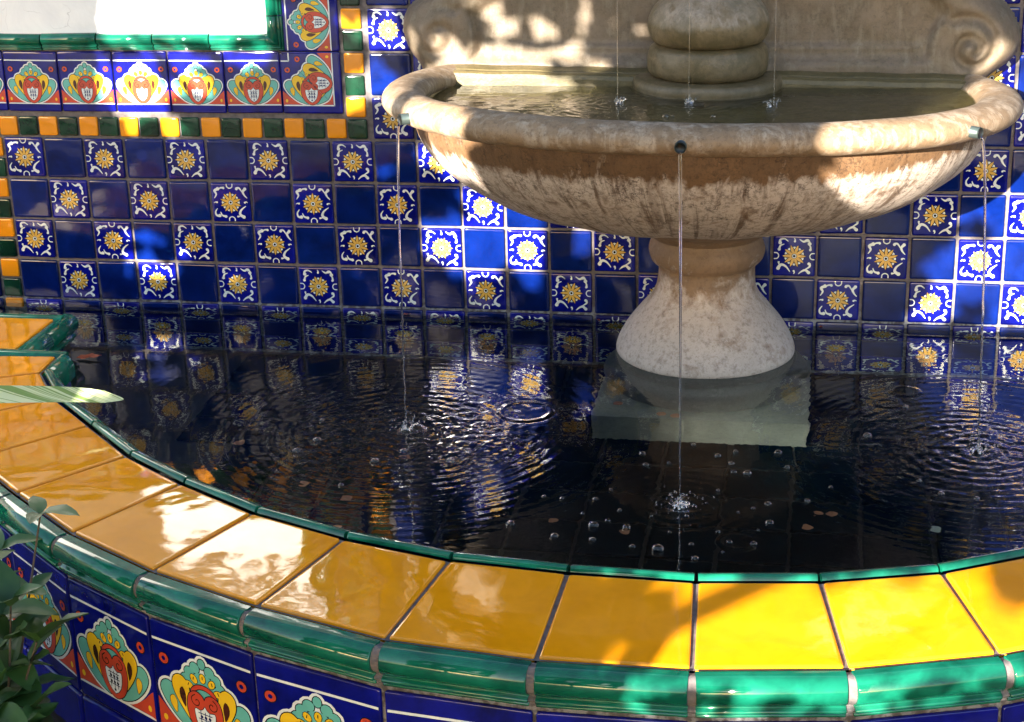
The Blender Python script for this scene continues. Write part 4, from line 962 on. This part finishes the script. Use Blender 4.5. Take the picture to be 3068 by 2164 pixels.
# ------------------------------------------------------------------ unseen tree, added out of view to shade and dapple the scene
# leaf gaps shaped to place the sun patches, in the plane across the sunlight
SUN_GAPS=[(0,[(0.307,0.286),(0.726,0.319),(0.735,0.466),(0.324,0.436)]),
(1,[(0.327,0.436),(0.735,0.466),(0.822,1.038),(0.366,1.015)]),
(1,[(0.285,0.284),(0.678,0.313),(0.674,0.267),(0.299,0.237)]),
(1,[(0.299,0.237),(0.491,0.252),(0.479,0.19),(0.393,0.084),(0.306,0.096)]),
(0,[(0.296,0.191),(0.37,0.198),(0.349,0.111),(0.302,0.107)]),
(0,[(0.41,0.167),(0.401,0.142),(0.384,0.127),(0.367,0.13),(0.358,0.15),(0.361,0.176),(0.375,0.197),(0.392,0.203),(0.406,0.192)]),
(0,[(0.452,0.165),(0.446,0.143),(0.435,0.131),(0.425,0.134),(0.419,0.151),(0.422,0.174),(0.431,0.193),(0.442,0.198),(0.451,0.187)]),
(0,[(0.554,0.191),(0.546,0.171),(0.532,0.16),(0.517,0.162),(0.508,0.177),(0.51,0.197),(0.521,0.213),(0.537,0.218),(0.55,0.209)]),
(0,[(0.525,0.138),(0.52,0.127),(0.51,0.121),(0.499,0.122),(0.492,0.13),(0.494,0.14),(0.501,0.149),(0.513,0.152),(0.522,0.148)]),
(0,[(0.61,0.156),(0.606,0.141),(0.597,0.133),(0.588,0.135),(0.583,0.146),(0.584,0.162),(0.591,0.174),(0.601,0.178),(0.608,0.171)]),
(0,[(0.605,0.228),(0.598,0.221),(0.583,0.216),(0.566,0.216),(0.556,0.22),(0.556,0.228),(0.568,0.235),(0.585,0.238),(0.6,0.235)]),
(0,[(0.723,0.249),(0.716,0.24),(0.699,0.234),(0.68,0.234),(0.668,0.24),(0.669,0.249),(0.682,0.257),(0.701,0.26),(0.717,0.257)]),
(0,[(0.642,0.153),(0.638,0.143),(0.631,0.137),(0.623,0.138),(0.619,0.146),(0.62,0.157),(0.626,0.166),(0.634,0.168),(0.64,0.163)]),
(0,[(0.384,0.063),(0.375,0.049),(0.356,0.04),(0.335,0.041),(0.323,0.05),(0.325,0.065),(0.339,0.077),(0.36,0.081),(0.378,0.076)]),
(0,[(0.484,0.066),(0.478,0.057),(0.463,0.051),(0.448,0.051),(0.438,0.057),(0.439,0.067),(0.45,0.075),(0.466,0.078),(0.48,0.074)]),
(0,[(0.42,0.06),(0.416,0.053),(0.409,0.048),(0.401,0.049),(0.396,0.054),(0.397,0.062),(0.403,0.069),(0.411,0.071),(0.418,0.068)]),
(0,[(0.381,-0.006),(0.378,-0.013),(0.372,-0.016),(0.366,-0.016),(0.362,-0.011),(0.363,-0.005),(0.368,0.0),(0.374,0.002),(0.379,-0.001)]),
(0,[(0.304,-0.048),(0.3,-0.061),(0.29,-0.068),(0.281,-0.067),(0.276,-0.058),(0.277,-0.045),(0.285,-0.034),(0.295,-0.031),(0.302,-0.037)]),
(0,[(0.375,-0.033),(0.372,-0.038),(0.367,-0.041),(0.361,-0.041),(0.358,-0.037),(0.359,-0.031),(0.363,-0.027),(0.369,-0.025),(0.373,-0.027)]),
(0,[(0.494,-0.002),(0.489,-0.01),(0.479,-0.015),(0.468,-0.014),(0.462,-0.009),(0.462,-0.001),(0.47,0.006),(0.481,0.008),(0.491,0.005)]),
(0,[(0.323,-0.194),(0.339,-0.199),(0.362,-0.268),(0.376,-0.303),(0.314,-0.322),(0.322,-0.248)]),
(0,[(0.279,-0.313),(0.462,-0.289),(0.459,-0.321),(0.276,-0.34)]),
(0,[(0.526,-0.302),(0.52,-0.31),(0.505,-0.316),(0.489,-0.316),(0.479,-0.311),(0.48,-0.303),(0.491,-0.295),(0.507,-0.292),(0.521,-0.295)]),
(0,[(0.597,-0.298),(0.592,-0.308),(0.582,-0.314),(0.57,-0.314),(0.564,-0.307),(0.565,-0.297),(0.573,-0.288),(0.584,-0.285),(0.593,-0.289)]),
(0,[(0.682,-0.295),(0.677,-0.301),(0.666,-0.304),(0.653,-0.305),(0.645,-0.302),(0.645,-0.297),(0.654,-0.292),(0.667,-0.29),(0.678,-0.291)]),
(0,[(0.733,-0.29),(0.73,-0.295),(0.724,-0.298),(0.716,-0.298),(0.712,-0.295),(0.712,-0.29),(0.717,-0.285),(0.725,-0.284),(0.731,-0.286)]),
(0,[(0.42,-0.214),(0.416,-0.232),(0.411,-0.241),(0.405,-0.239),(0.403,-0.225),(0.405,-0.207),(0.41,-0.193),(0.416,-0.189),(0.42,-0.198)]),
(0,[(0.691,-0.082),(0.688,-0.087),(0.681,-0.09),(0.674,-0.089),(0.67,-0.086),(0.67,-0.081),(0.675,-0.077),(0.682,-0.076),(0.688,-0.078)]),
(0,[(0.926,-0.199),(0.923,-0.21),(0.916,-0.216),(0.908,-0.215),(0.903,-0.207),(0.904,-0.195),(0.91,-0.186),(0.918,-0.183),(0.924,-0.188)]),
(0,[(1.012,0.029),(1.007,0.014),(0.997,0.005),(0.987,0.007),(0.981,0.018),(0.981,0.034),(0.989,0.046),(1.0,0.05),(1.009,0.043)]),
(1,[(0.922,0.39),(0.974,0.394),(0.969,0.148),(0.924,0.144)]),
(0,[(1.057,0.341),(1.048,0.317),(1.028,0.303),(1.005,0.306),(0.992,0.324),(0.993,0.349),(1.009,0.369),(1.031,0.375),(1.05,0.364)]),
(0,[(1.047,0.232),(1.039,0.21),(1.021,0.198),(1.002,0.2),(0.99,0.216),(0.991,0.239),(1.005,0.257),(1.025,0.263),(1.041,0.253)]),
(0,[(1.155,0.053),(1.147,0.029),(1.129,0.015),(1.11,0.018),(1.098,0.036),(1.099,0.061),(1.113,0.081),(1.132,0.087),(1.149,0.076)]),
(0,[(1.034,0.02),(1.029,0.009),(1.02,0.003),(1.009,0.004),(1.003,0.011),(1.003,0.022),(1.011,0.031),(1.021,0.034),(1.03,0.029)]),
(0,[(1.219,-0.025),(1.273,-0.02),(1.284,-0.093),(1.215,-0.1)]),
(0,[(1.201,-0.056),(1.196,-0.071),(1.187,-0.079),(1.176,-0.078),(1.17,-0.066),(1.17,-0.051),(1.178,-0.038),(1.188,-0.034),(1.197,-0.041)]),
(0,[(1.119,-0.086),(1.114,-0.099),(1.105,-0.106),(1.094,-0.105),(1.088,-0.096),(1.088,-0.083),(1.096,-0.073),(1.106,-0.07),(1.115,-0.075)]),
(0,[(1.094,-0.147),(1.146,-0.124),(1.162,-0.163),(1.142,-0.224),(1.102,-0.228)]),
(0,[(1.191,-0.128),(1.281,-0.105),(1.296,-0.173),(1.312,-0.218),(1.193,-0.218)]),
(0,[(1.305,-0.068),(1.41,-0.069),(1.407,-0.231),(1.378,-0.269),(1.329,-0.216)]),
(0,[(1.415,-0.092),(1.501,-0.083),(1.493,-0.141),(1.424,-0.212)]),
(0,[(1.176,-0.267),(1.168,-0.283),(1.15,-0.293),(1.13,-0.292),(1.118,-0.281),(1.118,-0.265),(1.132,-0.251),(1.152,-0.246),(1.169,-0.253)]),
(0,[(1.241,-0.272),(1.237,-0.292),(1.227,-0.304),(1.216,-0.301),(1.21,-0.286),(1.211,-0.265),(1.218,-0.248),(1.229,-0.243),(1.238,-0.253)]),
(0,[(1.378,-0.275),(1.375,-0.281),(1.368,-0.285),(1.361,-0.285),(1.356,-0.281),(1.356,-0.274),(1.361,-0.269),(1.369,-0.267),(1.375,-0.269)]),
(0,[(1.029,-0.283),(1.026,-0.298),(1.02,-0.307),(1.014,-0.305),(1.01,-0.293),(1.011,-0.276),(1.016,-0.263),(1.022,-0.26),(1.027,-0.268)]),
(1,[(2.404,0.094),(2.537,0.213),(2.579,-0.219),(2.476,-0.231),(2.388,-0.15),(2.393,-0.06),(2.433,-0.034)]),
(0,[(2.459,0.184),(2.557,0.204),(2.582,-0.129),(2.488,-0.095)]),
(0,[(2.393,-0.127),(2.387,-0.164),(2.366,-0.185),(2.34,-0.181),(2.322,-0.154),(2.32,-0.115),(2.335,-0.085),(2.36,-0.076),(2.383,-0.092)]),
(0,[(2.445,-0.071),(2.439,-0.09),(2.422,-0.101),(2.401,-0.1),(2.387,-0.087),(2.385,-0.068),(2.398,-0.052),(2.418,-0.047),(2.437,-0.054)]),
(0,[(2.403,-0.216),(2.392,-0.233),(2.361,-0.245),(2.326,-0.246),(2.303,-0.236),(2.302,-0.218),(2.324,-0.203),(2.359,-0.196),(2.39,-0.201)]),
(0,[(2.556,-0.188),(2.548,-0.211),(2.524,-0.225),(2.497,-0.224),(2.477,-0.208),(2.476,-0.185),(2.493,-0.166),(2.52,-0.159),(2.545,-0.167)]),
(0,[(2.46,0.392),(2.527,0.479),(2.54,0.307),(2.465,0.316)]),
(2,[(1.157,0.339),(1.152,0.316),(1.144,0.304),(1.136,0.307),(1.131,0.325),(1.133,0.35),(1.139,0.368),(1.148,0.373),(1.155,0.362)]),
(2,[(1.247,0.326),(1.24,0.303),(1.223,0.289),(1.205,0.292),(1.194,0.31),(1.195,0.334),(1.208,0.353),(1.226,0.359),(1.242,0.348)]),
(2,[(1.391,0.368),(1.382,0.348),(1.36,0.335),(1.334,0.337),(1.318,0.352),(1.319,0.373),(1.336,0.391),(1.361,0.396),(1.383,0.387)]),
(2,[(1.493,0.376),(1.485,0.357),(1.466,0.346),(1.443,0.348),(1.429,0.361),(1.43,0.381),(1.445,0.397),(1.467,0.402),(1.486,0.394)]),
(2,[(1.573,0.423),(1.567,0.397),(1.552,0.382),(1.535,0.385),(1.525,0.406),(1.525,0.433),(1.537,0.455),(1.553,0.461),(1.567,0.449)]),
(2,[(1.557,0.335),(1.552,0.302),(1.539,0.283),(1.526,0.288),(1.517,0.315),(1.518,0.35),(1.527,0.377),(1.541,0.384),(1.553,0.368)]),
(2,[(1.63,0.298),(1.623,0.283),(1.603,0.274),(1.581,0.275),(1.567,0.285),(1.567,0.301),(1.581,0.314),(1.604,0.318),(1.623,0.312)]),
(2,[(1.364,0.424),(1.354,0.409),(1.329,0.4),(1.301,0.4),(1.283,0.41),(1.284,0.426),(1.303,0.439),(1.331,0.444),(1.355,0.438)]),
(2,[(1.287,0.288),(1.279,0.269),(1.26,0.259),(1.238,0.26),(1.225,0.273),(1.226,0.292),(1.24,0.307),(1.262,0.312),(1.28,0.304)]),
(2,[(1.694,0.387),(1.69,0.374),(1.682,0.366),(1.672,0.368),(1.666,0.378),(1.666,0.392),(1.673,0.403),(1.682,0.406),(1.69,0.4)]),
(2,[(1.163,0.283),(1.161,0.269),(1.155,0.261),(1.15,0.263),(1.146,0.274),(1.147,0.288),(1.151,0.3),(1.157,0.303),(1.162,0.296)]),
(2,[(1.298,0.314),(1.393,0.338),(1.454,0.327),(1.474,0.272),(1.504,0.238),(1.274,0.218),(1.243,0.247)]),
(0,[(1.319,0.179),(1.298,0.204),(1.31,0.22),(1.519,0.166),(1.57,0.142),(1.545,0.102),(1.45,0.119)]),
(0,[(1.63,0.128),(1.697,0.124),(1.659,0.092),(1.61,0.1)]),
(0,[(1.675,0.117),(1.668,0.102),(1.65,0.097),(1.63,0.098),(1.628,0.105),(1.628,0.12),(1.636,0.128),(1.65,0.127),(1.67,0.126)]),
(0,[(1.365,0.1),(1.489,0.099),(1.524,0.023),(1.458,0.016),(1.405,0.056)]),
(0,[(1.621,0.064),(1.608,0.046),(1.582,0.035),(1.557,0.037),(1.548,0.051),(1.556,0.07),(1.574,0.085),(1.597,0.089),(1.616,0.081)]),
(0,[(2.437,0.084),(2.417,0.051),(2.39,0.031),(2.371,0.034),(2.362,0.058),(2.366,0.09),(2.384,0.118),(2.411,0.127),(2.433,0.114)]),
(0,[(2.47,0.115),(2.46,0.092),(2.447,0.078),(2.437,0.08),(2.432,0.097),(2.434,0.12),(2.444,0.14),(2.457,0.146),(2.468,0.136)]),
(0,[(2.51,0.151),(2.505,0.14),(2.499,0.132),(2.492,0.132),(2.487,0.138),(2.488,0.149),(2.495,0.159),(2.505,0.163),(2.512,0.16)]),
(0,[(2.379,0.158),(2.418,0.194),(2.387,0.276),(2.508,0.311),(2.588,0.279),(2.604,0.228),(2.565,0.181),(2.457,0.14)]),
(0,[(1.25,0.222),(1.552,0.249),(1.654,0.182),(1.417,0.167)]),
(1,[(2.318,-0.687),(2.304,-0.613),(2.373,-0.601),(2.402,-0.684)]),
(0,[(2.402,-0.684),(2.379,-0.605),(2.44,-0.598),(2.464,-0.677)]),
(0,[(2.482,-0.675),(2.47,-0.594),(2.558,-0.584),(2.604,-0.661)]),
(0,[(2.623,-0.659),(2.575,-0.582),(2.632,-0.569),(2.686,-0.651)]),
(0,[(2.711,-0.648),(2.66,-0.563),(2.694,-0.56),(2.762,-0.642)]),
(0,[(2.783,-0.64),(2.715,-0.557),(2.748,-0.553),(2.879,-0.598),(2.877,-0.629)]),
(0,[(2.847,-0.625),(2.859,-0.567),(2.894,-0.563),(2.932,-0.615)]),
(1,[(2.326,-0.708),(2.404,-0.7),(2.459,-0.735),(2.376,-0.745)]),
(1,[(2.442,-0.696),(2.629,-0.674),(2.679,-0.716),(2.492,-0.738)]),
(1,[(2.653,-0.671),(2.836,-0.647),(2.876,-0.693),(2.702,-0.714)]),
(1,[(2.856,-0.638),(2.906,-0.625),(2.951,-0.685),(2.899,-0.691)]),
(0,[(0.262,-0.452),(0.237,-0.445),(0.263,-0.44),(0.281,-0.441)]),
(0,[(0.564,-0.534),(0.567,-0.493),(0.589,-0.496),(0.585,-0.515)]),
(0,[(0.606,-0.548),(0.61,-0.524),(0.631,-0.512),(0.639,-0.531)]),
(0,[(0.649,-0.553),(0.665,-0.534),(0.681,-0.52),(0.695,-0.525),(0.692,-0.542)]),
(0,[(0.702,-0.575),(0.74,-0.585),(0.758,-0.569),(0.765,-0.556),(0.742,-0.557)]),
(0,[(0.886,-0.509),(0.892,-0.491),(0.928,-0.487),(0.988,-0.506),(0.982,-0.519),(0.943,-0.524)]),
(0,[(1.827,-0.534),(2.244,-0.488),(2.365,-0.568),(2.001,-0.609)]),
(1,[(1.191,-0.498),(1.406,-0.475),(1.565,-0.549),(1.384,-0.569)]),
(2,[(1.175,0.315),(1.17,0.294),(1.158,0.283),(1.145,0.285),(1.138,0.301),(1.139,0.323),(1.148,0.34),(1.161,0.344),(1.172,0.335)]),
(2,[(1.212,0.266),(1.207,0.255),(1.194,0.248),(1.18,0.248),(1.171,0.257),(1.171,0.268),(1.181,0.278),(1.195,0.281),(1.208,0.276)]),
(2,[(1.435,0.397),(1.43,0.386),(1.418,0.38),(1.404,0.381),(1.395,0.389),(1.396,0.4),(1.405,0.409),(1.419,0.412),(1.431,0.407)]),
(2,[(1.507,0.321),(1.502,0.301),(1.493,0.289),(1.481,0.292),(1.474,0.308),(1.475,0.329),(1.483,0.346),(1.494,0.35),(1.503,0.341)]),
(0,[(1.2,0.05),(1.62,0.02),(1.62,0.16),(1.5,0.24),(1.3,0.3),(1.2,0.25)]),
(0,[(2.36,0.1),(2.62,0.12),(2.68,0.36),(2.55,0.36),(2.36,0.24)])]
U = Vector((0, 0, 1)).cross(S).normalized(); Vv_ = S.cross(U)
tree = empty('added_shade_tree', (.10, -4.60, -.83)); tag(tree, 'unseen leafy tree added out of view, its gaps shaped to dapple the sunlight', 'tree'); TO = Vector((.10, -4.60, -.83))
q = np.random.default_rng(3); st = .034
gu, gv = np.meshgrid(np.arange(-.35, 3.15, st), np.arange(-1.25, 1.55, st)); cu, cv, cw = [], [], []
for layer in range(3):
    cu.append((gu + q.uniform(-.02, .02, gu.shape) + layer * .011).ravel()); cv.append((gv + q.uniform(-.02, .02, gu.shape) + layer * .013).ravel()); cw.append(4.05 + layer * .08 + q.uniform(-.04, .04, gu.size))
cu, cv, cw = map(np.concatenate, (cu, cv, cw)); n = len(cu)
ang = q.uniform(0, 2 * PI, n); ln = q.uniform(.040, .056, n); hw = ln * .42
drop = np.zeros(n, bool); dx, dy = np.cos(ang), np.sin(ang)
soft = noise2(cu, cv, .07, 21, 16) + .5 * noise2(cu, cv, .03, 22, 16)
for g_, poly_ in SUN_GAPS:
    a = np.array(poly_); lo, hi = a.min(0) - .05, a.max(0) + .05; m = (cu > lo[0]) & (cu < hi[0]) & (cv > lo[1]) & (cv < hi[1])
    if not m.any(): continue
    i_ = np.where(m)[0]; ins = np.zeros(len(i_), bool)
    for f, gg in (((0, 0), (.3, 0), (-.3, 0)) if g_ == 2 else ((0, 0), (1.05, 0), (-1.05, 0), (0, .5), (0, -.5))):
        ins |= inside(cu[i_] + dx[i_] * ln[i_] * f - dy[i_] * ln[i_] * gg, cv[i_] + dy[i_] * ln[i_] * f + dx[i_] * ln[i_] * gg, [tuple(p) for p in poly_])
    if g_ == 1: ins &= soft[i_] > -.65
    drop[i_[ins]] = True
idx = np.where(~drop)[0]; Un, Vn, Sn = (np.array(v_) for v_ in (U, Vv_, S))
Ct = Un * cu[idx, None] + Vn * cv[idx, None] + Sn * cw[idx, None]
tl = q.normal(0, .25, (len(idx), 2)); ax = Un * dx[idx, None] + Vn * dy[idx, None] + Sn * tl[:, :1]; bx = -Un * dy[idx, None] + Vn * dx[idx, None] + Sn * tl[:, 1:]
Lh = ln[idx, None]; Wh = hw[idx, None]
corn = np.stack([Ct - ax * Lh, Ct - ax * Lh * .3 + bx * Wh, Ct + ax * Lh * .4 + bx * Wh * .8, Ct + ax * Lh, Ct + ax * Lh * .4 - bx * Wh * .8, Ct - ax * Lh * .3 - bx * Wh], 1).reshape(-1, 3) - np.array(TO)
me = bpy.data.meshes.new('crown'); k = len(idx); me.vertices.add(k * 6); me.vertices.foreach_set('co', corn.astype('f').ravel()); me.loops.add(k * 6); me.loops.foreach_set('vertex_index', np.arange(k * 6).astype('i'))
me.polygons.add(k); me.polygons.foreach_set('loop_start', (np.arange(k) * 6).astype('i')); me.update(calc_edges=True); me.materials.append(M['canopy'])
cr_ = link('crown', me, tree); cr_['kind'] = 'stuff'  # screen of leaves, left open where sunlight should land
mb = MB(); tube(mb, [(0, 0, 0), (.03, .02, .7), (-.02, .05, 1.3), (.04, .10, 2.2)], [.09, .075, .06, .03], 12); link('trunk', mb.mesh('trunk', [M['bark']]), tree)
for e in ((-1.2, 1.5), (1.3, 1.5), (-1.0, 2.3), (1.1, 2.4), (1.5, 1.0), (-1.4, 1.0)):
    mb = MB(); tube(mb, [(.0, .03, .6 + e[1] * .25), (e[0] * .3, .05 - e[0] * .06, .7 + e[1] * .45), (e[0] * .7, .08 - e[0] * .16, e[1] * .85), (e[0], .1 - e[0] * .24, e[1])], [.04, .032, .022, .01], 8); link('limb', mb.mesh('limb', [M['bark']]), tree)
